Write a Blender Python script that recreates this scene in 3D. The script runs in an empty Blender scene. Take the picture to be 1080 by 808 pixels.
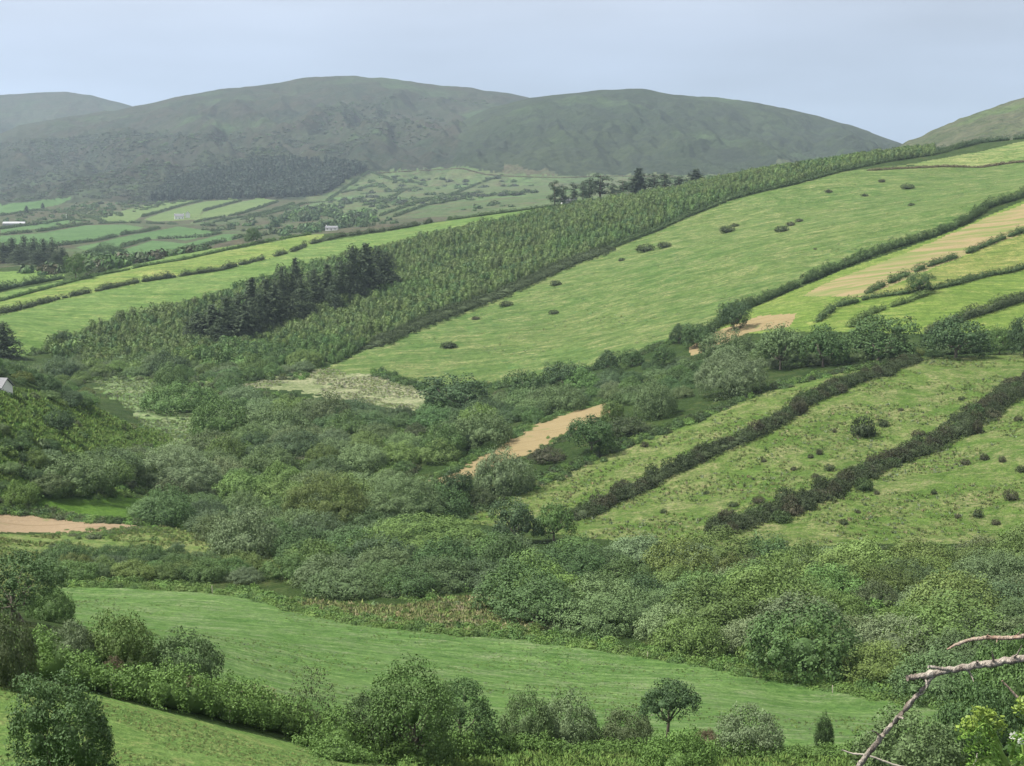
import bpy, math
import numpy as np
from math import radians, sin, cos, tan, atan, pi, log, exp, sqrt

# ------------------------------------------------------------------ camera, sky, sun, exposure
scn = bpy.context.scene
C = scn.collection
PW, PH, FPX, HOR = 1080.0, 808.0, 1662.0, 190.0      # photo size, focal length in photo pixels, eye-level row
EYE = 80.0                                           # camera height above the datum
PITCH = atan((PH / 2 - HOR) / FPX)
cd = bpy.data.cameras.new('camera'); cam = bpy.data.objects.new('camera', cd); C.objects.link(cam)
cd.sensor_width = 36.0; cd.lens = 36.0 * FPX / PW
cd.clip_start = 0.1; cd.clip_end = 60000
cam.location = (0, 0, EYE); cam.rotation_euler = (pi / 2 - PITCH, 0, 0)
scn.camera = cam

SUN_EL, SUN_AZ = radians(57), radians(-98)           # azimuth clockwise from +Y (view direction)
w = bpy.data.worlds.new('World'); scn.world = w; w.use_nodes = True
nt = w.node_tree; nt.nodes.clear()
def N(t, **k):
    n = nt.nodes.new(t)
    for a, b in k.items(): setattr(n, a, b)
    return n
out = N('ShaderNodeOutputWorld'); bg = N('ShaderNodeBackground'); bg.inputs[1].default_value = 0.1
sky = N('ShaderNodeTexSky', sky_type='NISHITA'); sky.sun_disc = False
sky.sun_elevation = SUN_EL; sky.sun_rotation = SUN_AZ
tc = N('ShaderNodeTexCoord'); sep = N('ShaderNodeSeparateXYZ')
nt.links.new(tc.outputs['Generated'], sep.inputs[0])
mp = N('ShaderNodeMapping'); mp.inputs['Scale'].default_value = (1.6, 1.6, 9.0)
nt.links.new(tc.outputs['Generated'], mp.inputs[0])
nz = N('ShaderNodeTexNoise'); nz.inputs['Scale'].default_value = 1.7; nz.inputs['Detail'].default_value = 4; nz.inputs['Roughness'].default_value = .5
nt.links.new(mp.outputs[0], nz.inputs['Vector'])
# overcast dome: darker blue-grey at the horizon, bright towards the zenith
ramp = N('ShaderNodeValToRGB'); e = ramp.color_ramp.elements
e[0].position = 0.0; e[0].color = (.30, .385, .545, 1)
e[1].position = 1.0; e[1].color = (.80, .80, .78, 1)
for p_, c_ in ((.03, (.305, .39, .55)), (.085, (.385, .45, .58)), (.125, (.45, .495, .59)), (.35, (.66, .67, .69))):
    q = e.new(p_); q.color = (*c_, 1)
nt.links.new(sep.outputs['Z'], ramp.inputs[0])
nr = N('ShaderNodeMapRange'); nr.inputs['From Min'].default_value = .3; nr.inputs['From Max'].default_value = .7
nr.inputs['To Min'].default_value = 7.6; nr.inputs['To Max'].default_value = 10.8
nt.links.new(nz.outputs[0], nr.inputs[0])
vm = N('ShaderNodeVectorMath', operation='SCALE')
sx = N('ShaderNodeMapRange'); sx.inputs['From Min'].default_value = -.4; sx.inputs['From Max'].default_value = .4; sx.inputs['To Min'].default_value = .97; sx.inputs['To Max'].default_value = .80
nt.links.new(sep.outputs['X'], sx.inputs[0]); mu = N('ShaderNodeMath', operation='MULTIPLY'); nt.links.new(nr.outputs[0], mu.inputs[0]); nt.links.new(sx.outputs[0], mu.inputs[1])   # thicker cloud to the right
nt.links.new(ramp.outputs[0], vm.inputs[0]); nt.links.new(mu.outputs[0], vm.inputs['Scale'])
mixs = N('ShaderNodeMix', data_type='RGBA'); mixs.inputs[0].default_value = .9
nt.links.new(sky.outputs[0], mixs.inputs[6]); nt.links.new(vm.outputs[0], mixs.inputs[7])
nt.links.new(mixs.outputs[2], bg.inputs[0]); nt.links.new(bg.outputs[0], out.inputs[0])

sl = bpy.data.lights.new('sun', 'SUN'); sl.energy = 5.0; sl.angle = radians(6); sl.color = (1, .95, .86)
so = bpy.data.objects.new('sun', sl); C.objects.link(so)
from mathutils import Vector
sd = Vector((sin(SUN_AZ) * cos(SUN_EL), cos(SUN_AZ) * cos(SUN_EL), sin(SUN_EL)))
so.rotation_euler = sd.to_track_quat('Z', 'Y').to_euler()

scn.view_settings.view_transform = 'Standard'; scn.view_settings.look = 'None'
scn.view_settings.exposure = 0.74; scn.view_settings.gamma = 1; scn.view_settings.use_curve_mapping = False
scn.render.engine = 'CYCLES'
cy = scn.cycles
cy.max_bounces = 5; cy.diffuse_bounces = 3; cy.glossy_bounces = 1; cy.transmission_bounces = 3; cy.volume_bounces = 0
cy.transparent_max_bounces = 8; cy.use_denoising = True; cy.denoiser = 'OPENIMAGEDENOISE'
cy.denoising_input_passes = 'RGB_ALBEDO_NORMAL'; cy.denoising_prefilter = 'ACCURATE'
cy.sample_clamp_indirect = 4; cy.caustics_reflective = False; cy.caustics_refractive = False

# ------------------------------------------------------------------ the lie of the land
def ray(px, py):
    """photo pixel -> (u, s): sideways and upward slope of its ray per metre forward"""
    x = (np.asarray(px, float) - PW / 2) / FPX; y = (PH / 2 - np.asarray(py, float)) / FPX
    Y = cos(PITCH) + y * sin(PITCH); Z = -sin(PITCH) + y * cos(PITCH)
    return x / Y, Z / Y

CP = [  # surveyed points: picture column, row, metres forward
 (-250,860,60),(0,815,66),(200,830,70),(430,845,78),(700,850,84),(1000,850,84),(1300,850,80),
 (0,720,84),(0,690,96),(150,745,88),(300,790,90),(430,806,98),(140,690,112),(250,735,112),(-250,640,100),
 (560,790,108),(720,795,108),(900,800,106),(1080,800,100),(1300,790,95),
 (130,660,150),(330,720,140),(520,752,133),(700,758,132),(860,765,130),(985,765,135),(1080,742,148),
 (60,618,235),(200,632,222),(380,656,208),(540,672,200),(700,696,188),(850,722,176),(985,746,164),(1300,720,150),
 (200,607,255),(300,632,232),(-250,600,200),(0,625,215),(-100,560,260),
 (0,560,300),(100,550,310),(170,560,305),(300,560,320),(540,560,320),(800,562,308),(1080,600,262),(1080,560,300),(1300,580,250),
 (400,600,262),(560,610,255),(700,640,228),(900,650,215),(1080,680,190),(0,535,318),
 (0,400,385),(0,430,352),(0,480,330),(100,430,425),(150,470,420),(150,505,375),(60,515,332),(170,480,410),(-200,400,330),(-250,320,420),(-250,480,290),
 (180,420,545),(230,470,425),(330,410,565),(420,415,555),(80,390,620),(400,470,430),(300,500,390),(250,540,345),(0,395,600),(120,450,460),
 (200,382,645),(345,388,618),(400,366,655),(487,328,760),(594,283,850),(694,244,930),(770,212,985),(887,182,1040),(960,172,1075),(1080,172,1060),
 (440,420,550),(500,405,575),(555,405,560),(620,335,690),(735,350,580),(830,306,640),(887,283,665),(988,248,705),(1080,209,760),(1300,150,830),
 (850,240,800),(950,215,860),(1080,190,920),(700,300,720),(1300,120,1000),
 (1080,285,630),(985,306,590),(1080,315,575),(985,347,535),(1080,345,530),(840,334,570),(1300,250,640),
 (1080,374,470),(1000,378,466),(960,384,450),(860,395,448),(760,412,446),(640,435,440),(490,500,385),(560,460,420),(640,478,392),(500,545,345),(610,548,335),
 (800,440,400),(850,424,410),(757,560,310),(870,524,332),(971,477,365),(1080,410,412),(950,560,305),(1080,480,345),(1300,440,350),(1300,350,470),
 (60,372,690),(130,340,770),(200,322,830),(300,287,955),(360,272,1010),(477,242,1100),(560,227,1165),(660,210,1215),(760,192,1215),(860,178,1215),(954,163,1215),(1034,151,1190),(1080,148,1180),(1300,90,1150),
 (0,345,720),(0,330,790),(56,318,840),(130,301,905),(200,290,955),(284,272,1020),(330,257,1100),(411,244,1160),(480,231,1215),(560,221,1250),(640,211,1290),
 (0,318,860),(74,299,930),(150,282,990),(239,265,1060),(276,257,1110),(345,246,1160),(-250,340,800),(-250,305,1000),
 (0,300,1000),(60,290,1080),(0,284,1150),
]
HID = [  # ground that dips out of sight, or lies under the viewer: u, metres forward, height relative to the eye
 *[(u_, 2.0, -1.75) for u_ in (-.9, 0, .9)], *[(u_, 5.0, -2.75) for u_ in (-.9, -.3, .3, .9)], *[(u_, 12.0, -6.2) for u_ in (-.9, -.3, .3, .9)],
 *[(u_, 30.0, -13.6) for u_ in (-.9, -.3, 0, .3, .9)], *[(u_, 50.0, -20.3) for u_ in (-.3, 0, .3)],
 (-.15, 1350, -70), (-.08, 1450, -66), (0, 1500, -52), (.08, 1550, -40), (.2, 1550, -25), (.3, 1550, -6), (-.24, 1250, -68), (-.33, 1300, -72), (-.5, 1300, -75),
 (.45, 1500, 30), (.8, 1200, 80), (.8, 600, 40), (.8, 300, -10), (-.8, 600, 10), (-.8, 300, -20), (-.8, 1200, -40), (-.8, 150, -40), (.8, 150, -50),
]
FARP = [  # far valley floor up to the mountain foot
 (-200,262,1600),(40,279,1300),(110,268,1480),(60,258,1750),(170,258,1700),(257,251,1650),(150,243,2050),(235,246,1950),(330,243,1800),(430,236,1750),
 (30,240,2150),(187,236,2300),(100,230,2500),(220,222,2650),(300,222,2500),(400,222,2250),(500,208,2400),(570,205,2300),
 (0,222,3000),(80,217,3000),(160,213,3000),(280,210,3000),(360,206,3000),(450,200,3000),(560,196,3000),(700,194,3000),(850,185,3000),(1000,178,3000),(1300,170,3000),(-250,225,3000),(-600,220,3000),(1700,160,3000),
]
pts = []
for px, py, d in CP + FARP:
    u_, s_ = ray(px, py); pts.append((float(u_), log(d), float(s_) * d))
for u_, d, z in HID: pts.append((u_, log(d), z))
pts = np.array(pts)
def tps_k(r2): return np.where(r2 > 1e-12, r2 * np.log(np.maximum(r2, 1e-12)), 0.0)
A_ = pts[:, :2]; n_ = len(A_)
K_ = tps_k(((A_[:, None] - A_[None]) ** 2).sum(-1)) + np.eye(n_) * 2e-5
P_ = np.c_[np.ones(n_), A_]
M_ = np.block([[K_, P_], [P_.T, np.zeros((3, 3))]])
sol = np.linalg.solve(M_, np.r_[pts[:, 2], 0, 0, 0])
def tps(U, V):
    sh = U.shape; q = np.c_[U.ravel(), V.ravel()]; res = np.empty(len(q))
    for i in range(0, len(q), 20000):
        b = q[i:i + 20000]
        res[i:i + 20000] = tps_k(((b[:, None] - A_[None]) ** 2).sum(-1)) @ sol[:n_] + sol[n_] + b @ sol[n_ + 1:]
    return res.reshape(sh)

# value noise used for relief
def vnoise(x, y, seed):
    xi = np.floor(x).astype(np.int64); yi = np.floor(y).astype(np.int64); fx = x - xi; fy = y - yi
    fx = fx * fx * fx * (fx * (fx * 6 - 15) + 10); fy = fy * fy * fy * (fy * (fy * 6 - 15) + 10)
    def h(a, b):
        k = (a * 374761393 + b * 668265263 + seed * 974634777) & 0xFFFFFFFF
        k = ((k ^ (k >> 13)) * 1274126177) & 0xFFFFFFFF
        return ((k ^ (k >> 16)) & 0xFFFF) / 65535.0
    return (h(xi, yi) * (1 - fx) + h(xi + 1, yi) * fx) * (1 - fy) + (h(xi, yi + 1) * (1 - fx) + h(xi + 1, yi + 1) * fx) * fy - .5
def fbm(x, y, seed, oct=4, rough=.5):
    t = 0; a = 1
    for o in range(oct):
        t = t + a * vnoise(x, y, seed + o * 17); x = x * 2.03; y = y * 2.03; a *= rough
    return t

ug = np.r_[np.linspace(-1.15, -.37, 40)[:-1], np.linspace(-.37, .37, 741), np.linspace(.37, 1.15, 40)[1:]]
vg = np.r_[np.linspace(log(1.5), log(62), 56)[:-1], np.linspace(log(62), log(1320), 900)[:-1], np.linspace(log(1320), log(3000), 150)[:-1], np.linspace(log(3000), log(9500), 190)]
UU, VV = np.meshgrid(ug, vg)            # rows: distance, columns: bearing
DD = np.exp(VV)
ZG = tps(UU, np.minimum(VV, log(3000)))
XG = UU * DD; YG = DD
# small relief
near = np.clip((DD - 40) / 60, 0, 1) * np.clip((1500 - DD) / 300, 0, 1)
ZG = ZG + near * (fbm(XG / 22, YG / 22, 3, 3) * .9)
# mountains: each is a ridge line (picture column, row) at its own distance, rising from its own foot
def ridge(line, R, F, back, p):
    lx, ly = np.array(line, float).T
    us, ss = ray(lx, ly)
    Hs = np.interp(ug, us, ss)[None]; 
    Fz = min(F, 3000.0); zf = tps(ug, np.full_like(ug, log(Fz)))[None] / Fz
    t = np.clip((DD - F) / (R - F), 0, 1)
    s = zf + (Hs - zf) * t ** p
    z = s * DD
    zr = Hs * R
    return np.where(DD > R, zr - (DD - R) * back, np.where(DD < F, -1e4, z))
RB = [(-900,150),(-200,170),(0,143),(20,133),(77,122),(138,112),(180,104),(230,94),(280,87),(335,81),(375,79.5),(420,83),(480,90),(530,98),(560,103),(640,112),(800,150),(1000,200)]
RC = [(300,240),(340,208),(390,178),(430,158),(470,139),(517,114),(560,102),(600,97),(640,94),(690,96),(740,100),(800,109),(850,120),(900,133),(955,151),(1010,172),(1100,200)]
RA = [(-900,120),(-200,105),(0,99),(40,97),(70,96),(95,99),(138,111),(180,128),(260,160)]
RD = [(700,260),(850,210),(900,182),(955,153),(1000,131),(1040,115),(1080,102),(1200,72),(1400,50),(2400,40)]
wu = UU + .02 * fbm(UU * 9, VV * 9, 41, 2); gul = -np.abs(fbm(wu * 22, VV * 4, 11, 4)) * 1.4 + .3; gul2 = fbm(wu * 90 + VV * 20, VV * 30, 29, 4)
for line, R, F, back, p, amp in ((RB, 5300, 3000, .35, .85, 78), (RC, 4300, 3000, .3, .8, 52), (RA, 7200, 5600, .3, .8, 60), (RD, 2500, 1750, .2, .9, 14)):
    z = ridge(line, R, F, back, p)
    t = np.clip((DD - F) / (R - F), 0, 1)
    z = z + amp * (gul + .35 * gul2) * (np.sin(np.clip(t, 0, 1) * pi) ** .8)
    z = z + np.where(z > -5e3, 9 * (fbm(UU * 38, VV * 22, 67, 4)) * np.clip((t - .5) * 3, 0, 1), 0)
    if line is RC: ONC = (z > ZG) & (DD > F)
    ZG = np.maximum(ZG, z)
ZG = ZG + EYE
del K_, M_

def hgt(x, y):
    """ground height under a point"""
    x = np.asarray(x, float); y = np.maximum(np.asarray(y, float), 1.6)
    u_ = np.clip(x / y, ug[0], ug[-1] - 1e-6); v_ = np.clip(np.log(y), vg[0], vg[-1] - 1e-6)
    i = np.clip(np.searchsorted(vg, v_, 'right') - 1, 0, len(vg) - 2); j = np.clip(np.searchsorted(ug, u_, 'right') - 1, 0, len(ug) - 2)
    a = (v_ - vg[i]) / (vg[i + 1] - vg[i]); b = (u_ - ug[j]) / (ug[j + 1] - ug[j])
    return (ZG[i, j] * (1 - b) + ZG[i, j + 1] * b) * (1 - a) + (ZG[i + 1, j] * (1 - b) + ZG[i + 1, j + 1] * b) * a
def at(px, py, d0=30, d1=9000):
    """where the sight line through a photo pixel meets the ground (first hit between d0 and d1)"""
    u_, s_ = ray(px, py); u_ = np.atleast_1d(u_); s_ = np.atleast_1d(s_)
    vs = np.linspace(log(d0), log(d1), 900); ds = np.exp(vs)
    res = np.empty((len(u_), 3))
    for k in range(len(u_)):
        below = (EYE + s_[k] * ds) <= hgt(u_[k] * ds, ds)
        i = int(np.argmax(below)) if below.any() else len(ds) - 1
        lo, hi = ds[max(i - 1, 0)], ds[i]
        for _ in range(14):
            m = .5 * (lo + hi)
            if EYE + s_[k] * m <= hgt(u_[k] * m, m): hi = m
            else: lo = m
        res[k] = (u_[k] * hi, hi, hgt(u_[k] * hi, hi))
    return res

# ------------------------------------------------------------------ meshes and materials
def mesh_np(name, V, F, mat=None, smooth=False, tint=None):
    me = bpy.data.meshes.new(name)
    V = np.asarray(V, np.float32); F = np.asarray(F, np.int32)
    me.vertices.add(len(V)); me.vertices.foreach_set('co', V.ravel())
    me.loops.add(F.size); me.loops.foreach_set('vertex_index', F.ravel())
    me.polygons.add(len(F)); me.polygons.foreach_set('loop_start', np.arange(0, F.size, F.shape[1], dtype=np.int32))
    if smooth: me.polygons.foreach_set('use_smooth', np.ones(len(F), bool))
    me.update(calc_edges=True)
    if tint is not None:
        ca = me.color_attributes.new('tint', 'FLOAT_COLOR', 'POINT')
        ca.data.foreach_set('color', np.c_[np.asarray(tint, np.float32), np.ones(len(V), np.float32)].ravel())
    if mat: me.materials.append(mat)
    return me
def link(name, me, parent=None, loc=None):
    o = bpy.data.objects.new(name, me); C.objects.link(o)
    if parent: o.parent = parent
    if loc is not None: o.location = loc
    return o
def tag(o, label=None, cat=None, group=None, kind=None):
    if label: o['label'] = label
    if cat: o['category'] = cat
    if group: o['group'] = group
    if kind: o['kind'] = kind
    return o

class G:
    """small helper to wire a material"""
    def __init__(s, name):
        s.m = bpy.data.materials.new(name); s.m.use_nodes = True; s.t = s.m.node_tree; s.t.nodes.clear()
        s.out = s.n('ShaderNodeOutputMaterial')
    def n(s, t, **k):
        x = s.t.nodes.new(t)
        for a, b in k.items(): setattr(x, a, b)
        return x
    def l(s, a, b): s.t.links.new(a, b)
    def noise(s, vec, scale, detail=4, rough=.55, dist=0):
        x = s.n('ShaderNodeTexNoise'); x.inputs['Scale'].default_value = scale; x.inputs['Detail'].default_value = detail
        x.inputs['Roughness'].default_value = rough; x.inputs['Distortion'].default_value = dist
        s.l(vec, x.inputs['Vector']); return x.outputs[0]
    def rng(s, v, a, b, c=0, d=1):
        x = s.n('ShaderNodeMapRange'); x.inputs['From Min'].default_value = a; x.inputs['From Max'].default_value = b
        x.inputs['To Min'].default_value = c; x.inputs['To Max'].default_value = d; s.l(v, x.inputs[0]); return x.outputs[0]
    def mix(s, f, a, b, mode='MIX'):
        x = s.n('ShaderNodeMix', data_type='RGBA', blend_type=mode)
        if isinstance(f, (int, float)): x.inputs[0].default_value = f
        else: s.l(f, x.inputs[0])
        for i, v in ((6, a), (7, b)):
            if isinstance(v, tuple): x.inputs[i].default_value = (*v, 1)
            else: s.l(v, x.inputs[i])
        return x.outputs[2]
    def math(s, op, a, b):
        x = s.n('ShaderNodeMath', operation=op)
        for i, v in ((0, a), (1, b)):
            if isinstance(v, (int, float)): x.inputs[i].default_value = v
            else: s.l(v, x.inputs[i])
        return x.outputs[0]
    def coords(s, rot=0, scale=(1, 1, 1)):
        c = s.n('ShaderNodeTexCoord'); m = s.n('ShaderNodeMapping'); m.inputs['Rotation'].default_value = (0, 0, rot); m.inputs['Scale'].default_value = scale
        s.l(c.outputs['Object'], m.inputs[0]); return m.outputs[0]
    def bump(s, h, dist, strength=1.0):
        b = s.n('ShaderNodeBump'); b.inputs['Distance'].default_value = dist; b.inputs['Strength'].default_value = strength
        s.l(h, b.inputs['Height']); return b.outputs[0]
    def finish(s, col, rough=.9, normal=None, spec=.1):
        p = s.n('ShaderNodeBsdfPrincipled'); p.inputs['Roughness'].default_value = rough; p.inputs['Specular IOR Level'].default_value = spec
        if isinstance(col, tuple): p.inputs['Base Color'].default_value = (*col, 1)
        else: s.l(col, p.inputs['Base Color'])
        if normal is not None: s.l(normal, p.inputs['Normal'])
        s.l(p.outputs[0], s.out.inputs[0]); return s.m

def grass_mat(name, a, b, dry=None, dry_amt=.0, fine=1.1, big=.035, row=None, rows=None, rough_amt=.5, dark=None, dark_amt=0):
    """pasture: two greens in broad drifts, fine sward, dry seed-heads, optional mown or sown rows along a bearing"""
    g = G(name); v = g.coords()
    wide = g.noise(v, big, 4, .6)
    c = g.mix(g.rng(wide, .34, .66), a, b)
    mid = g.noise(v, fine * .22, 5, .7, .6)
    c = g.mix(g.rng(mid, .38, .66), c, g.mix(1.0, c, (.70, .76, .68), 'MULTIPLY'))
    if row is not None:
        vr = g.coords(-row, (.035, 1, 1))
        st = g.noise(vr, rows, 3, .75)
        c = g.mix(g.rng(st, .40, .62), c, g.mix(1.0, c, (.62, .74, .62), 'MULTIPLY'))
    if dry:
        k = g.noise(v, fine * .12, 6, .75, .5); k2 = g.noise(v, fine * 1.3, 3, .7)
        f = g.math('MULTIPLY', g.rng(k, .56 - dry_amt * .22, .70 - dry_amt * .15), g.rng(k2, .36, .62))
        if row is not None: f = g.math('MULTIPLY', f, g.rng(st, .62, .42, .25, 1))
        c = g.mix(f, c, dry)
    if dark:
        k = g.noise(v, fine * .3, 5, .7, .3)
        c = g.mix(g.math('MULTIPLY', g.rng(k, .60, .68), dark_amt), c, dark)
    cl = g.noise(v, fine * .55, 5, .8, .4)
    c = g.mix(g.rng(cl, .36, .64), g.mix(1.0, c, (.60, .68, .55), 'MULTIPLY'), g.mix(1.0, c, (1.24, 1.18, 1.12), 'MULTIPLY'))
    sw = g.noise(v, fine * 2.2, 4, .75)
    c = g.mix(g.rng(sw, .3, .7, 0, 1), g.mix(1.0, c, (.66, .70, .62), 'MULTIPLY'), g.mix(1.0, c, (1.22, 1.2, 1.1), 'MULTIPLY'))
    h = g.math('ADD', g.math('ADD', sw, cl), g.math('MULTIPLY', mid, 1.6))
    return g.finish(c, .9, g.bump(h, .5 * rough_amt, .8), .08)
def hay_mat(name, tan, tan2, green, row, rows, amt, fine=1.2):
    g = G(name); v = g.coords(); vr = g.coords(-row, (.02, 1, 1))
    st = g.noise(vr, rows, 2, .6); k = g.noise(v, .05, 4, .6); fn = g.noise(v, fine, 4, .7)
    c = g.mix(g.rng(fn, .35, .65), tan, tan2)
    f = g.rng(g.math('ADD', g.math('MULTIPLY', st, .7), g.math('MULTIPLY', k, .3)), .46 - amt * .12, .62 - amt * .12)
    c = g.mix(f, c, green)
    return g.finish(c, .95, g.bump(fn, .25, .6), .05)
def hill_mat(name, cols, rock=.5, scales=(.0035, .02, .1), green=None):
    g = G(name); v = g.coords()
    n1 = g.noise(v, scales[0], 6, .62, .4); n2 = g.noise(v, scales[1], 6, .68, .3); n3 = g.noise(v, scales[2], 5, .7)
    c = g.mix(g.rng(n1, .38, .62), cols[0], cols[1])
    c = g.mix(g.rng(n2, .42, .64), c, cols[2])
    if green: c = g.mix(g.rng(g.noise(v, scales[0] * 1.7, 4, .6), .55, .68), c, green)
    c = g.mix(g.rng(n3, .32, .62), g.mix(1.0, c, (.55, .6, .6), 'MULTIPLY'), g.mix(1.0, c, (1.2, 1.18, 1.12), 'MULTIPLY'))
    rk = g.math('MULTIPLY', g.rng(n3, .71, .76), g.rng(n2, .56, .62))
    c = g.mix(g.math('MULTIPLY', rk, rock), c, (.33, .33, .31))
    return g.finish(c, .95, g.bump(g.math('ADD', n3, g.math('MULTIPLY', n2, 3)), 6, .9), .05)
def soil_mat(name, a, b, c_, row, rows):
    g = G(name); v = g.coords(); vr = g.coords(-row, (.04, 1, 1))
    st = g.noise(vr, rows, 3, .7); fn = g.noise(v, 1.5, 5, .75); k = g.noise(v, .16, 4, .6)
    c = g.mix(g.rng(fn, .3, .7), a, b); c = g.mix(g.rng(st, .52, .66), c, g.mix(1.0, c, (.80, .79, .76), 'MULTIPLY'))
    c = g.mix(g.rng(k, .60, .70), c, c_)
    return g.finish(c, .95, g.bump(g.math('ADD', st, fn), .3, .7), .05)

GR = dict(
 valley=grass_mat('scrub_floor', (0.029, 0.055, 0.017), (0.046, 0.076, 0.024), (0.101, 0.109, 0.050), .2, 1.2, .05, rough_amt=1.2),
 near=grass_mat('near_pasture', (.118, .205, .062), (.140, .222, .076), (.22, .24, .11), .5, 3.2, .08, rough_amt=.4, dark=(.08, .15, .042), dark_amt=.5),
 meadow=grass_mat('meadow_grass', (.106, .188, .062), (.132, .212, .080), (.18, .21, .145), .45, 1.5, .03, row=radians(12), rows=.8, rough_amt=.6, dark=(.064, .122, .044), dark_amt=.8),
 bank=grass_mat('bank_grass', (.060, .115, .024), (.080, .135, .032), None, 0, 3, .1, rough_amt=1),
 roughstrip=grass_mat('rough_strip', (.080, .115, .042), (.105, .125, .055), (.175, .16, .095), .5, 2, .08),
 soil=soil_mat('bare_soil', (.195, .148, .094), (.245, .19, .125), (.13, .15, .06), radians(-12), .55),
 stubble=soil_mat('cut_meadow', (.19, .152, .08), (.235, .188, .105), (.13, .155, .06), radians(50), .5),
 underfield=grass_mat('weedy_field', (0.101, 0.160, 0.050), (0.134, 0.185, 0.067), (0.227, 0.210, 0.126), .5, 1.6, .05, dark=(0.084, 0.050, 0.029), dark_amt=.6),
 bracken=grass_mat('bracken_slope', (0.046, 0.105, 0.020), (0.071, 0.139, 0.032), (0.143, 0.151, 0.084), .3, 1.3, .05, rough_amt=1.2, dark=(0.021, 0.042, 0.013), dark_amt=.6),
 greenbank=grass_mat('green_bank', (0.055, 0.113, 0.018), (0.076, 0.143, 0.029), None, 0, 1.6, .06),
 marsh=grass_mat('marsh_grass', (.095, .165, .062), (.125, .185, .085), (.22, .23, .17), .6, .55, .03, dark=(.06, .10, .04), dark_amt=.6),
 whitemeadow=grass_mat('bog_cotton_meadow', (.110, .155, .07), (.150, .175, .10), (.265, .26, .20), .9, .6, .03, dark=(.07, .11, .04), dark_amt=.5),
 bigpasture=grass_mat('hill_pasture', (.092, .152, .050), (.124, .168, .064), (.225, .225, .125), .5, .55, .012, row=radians(38), rows=.30, rough_amt=1.1, dark=(.056, .122, .048), dark_amt=.75),
 toppasture=grass_mat('top_pasture', (0.122, 0.181, 0.063), (0.160, 0.202, 0.084), (0.277, 0.260, 0.143), .8, .5, .015, row=radians(30), rows=.2, dark=(0.050, 0.084, 0.029), dark_amt=.7),
 rough=grass_mat('rough_pasture', (0.088, 0.155, 0.037), (0.118, 0.176, 0.052), (0.244, 0.235, 0.143), .55, 1.0, .03, rough_amt=1.5, dark=(0.046, 0.088, 0.024), dark_amt=.6),
 leftfield=grass_mat('ridge_field', (.110, .176, .056), (.132, .192, .072), (0.210, 0.227, 0.101), .3, .45, .012, row=radians(20), rows=.2, rough_amt=.4, dark=(0.076, 0.143, 0.042), dark_amt=.5),
 leftfield2=grass_mat('ridge_field_pale', (0.134, 0.197, 0.055), (0.168, 0.218, 0.076), (0.252, 0.244, 0.109), .5, .4, .015, row=radians(20), rows=.2, rough_amt=.4),
 litfield=grass_mat('sunlit_field', (.115, .185, .055), (.135, .20, .065), None, 0, .5, .02),  # sunlight falling on this little field is put into its greens
 mowed=grass_mat('mown_field', (0.130, 0.189, 0.046), (0.151, 0.197, 0.059), (0.244, 0.244, 0.109), .3, .9, .02, row=radians(40), rows=.45, rough_amt=.3),
 mowed2=grass_mat('mown_field_yellow', (0.139, 0.181, 0.052), (0.160, 0.189, 0.063), (0.277, 0.235, 0.118), .7, .9, .02, row=radians(42), rows=.35, rough_amt=.3),
 hay=hay_mat('hay_field', (.20, .16, .085), (.24, .19, .108), (.125, .155, .052), radians(45), .22, .30),
 fargreen=grass_mat('far_field', (.078, .142, .060), (.095, .160, .074), None, 0, .3, .008, row=radians(25), rows=.08, rough_amt=.4),
 farpale=grass_mat('far_field_pale', (.120, .168, .072), (.140, .18, .085), None, 0, .3, .008, row=radians(25), rows=.08, rough_amt=.4),
 farrough=hill_mat('far_rough_ground', ((0.055, 0.071, 0.038), (0.071, 0.092, 0.046), (0.084, 0.071, 0.050)), .0, (0.005, 0.025, 0.101), (0.076, 0.118, 0.050)),
 hillfield=hill_mat('hill_enclosure', ((0.063, 0.101, 0.042), (0.080, 0.122, 0.050), (0.092, 0.092, 0.055)), .0, (0.004, 0.017, 0.076), (0.084, 0.151, 0.059)),
 mountain=hill_mat('cloud_shaded_heath', ((.017, .026, .017), (.034, .044, .026), (.038, .036, .027)), .45, (.0024, .012, .05), (.040, .062, .030)),  # heath tones, darkened to stand for cloud shadow over the mountain
 spur=hill_mat('spur_heath', ((.022, .034, .018), (.032, .044, .022), (.022, .030, .020)), .6, (.0024, .010, .05), (.040, .062, .028)),
 hillright=hill_mat('right_hill_heath', ((0.050, 0.067, 0.029), (0.071, 0.084, 0.042), (0.101, 0.101, 0.063)), .8, (0.005, 0.025, 0.101), (0.076, 0.109, 0.042)),
)

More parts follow.
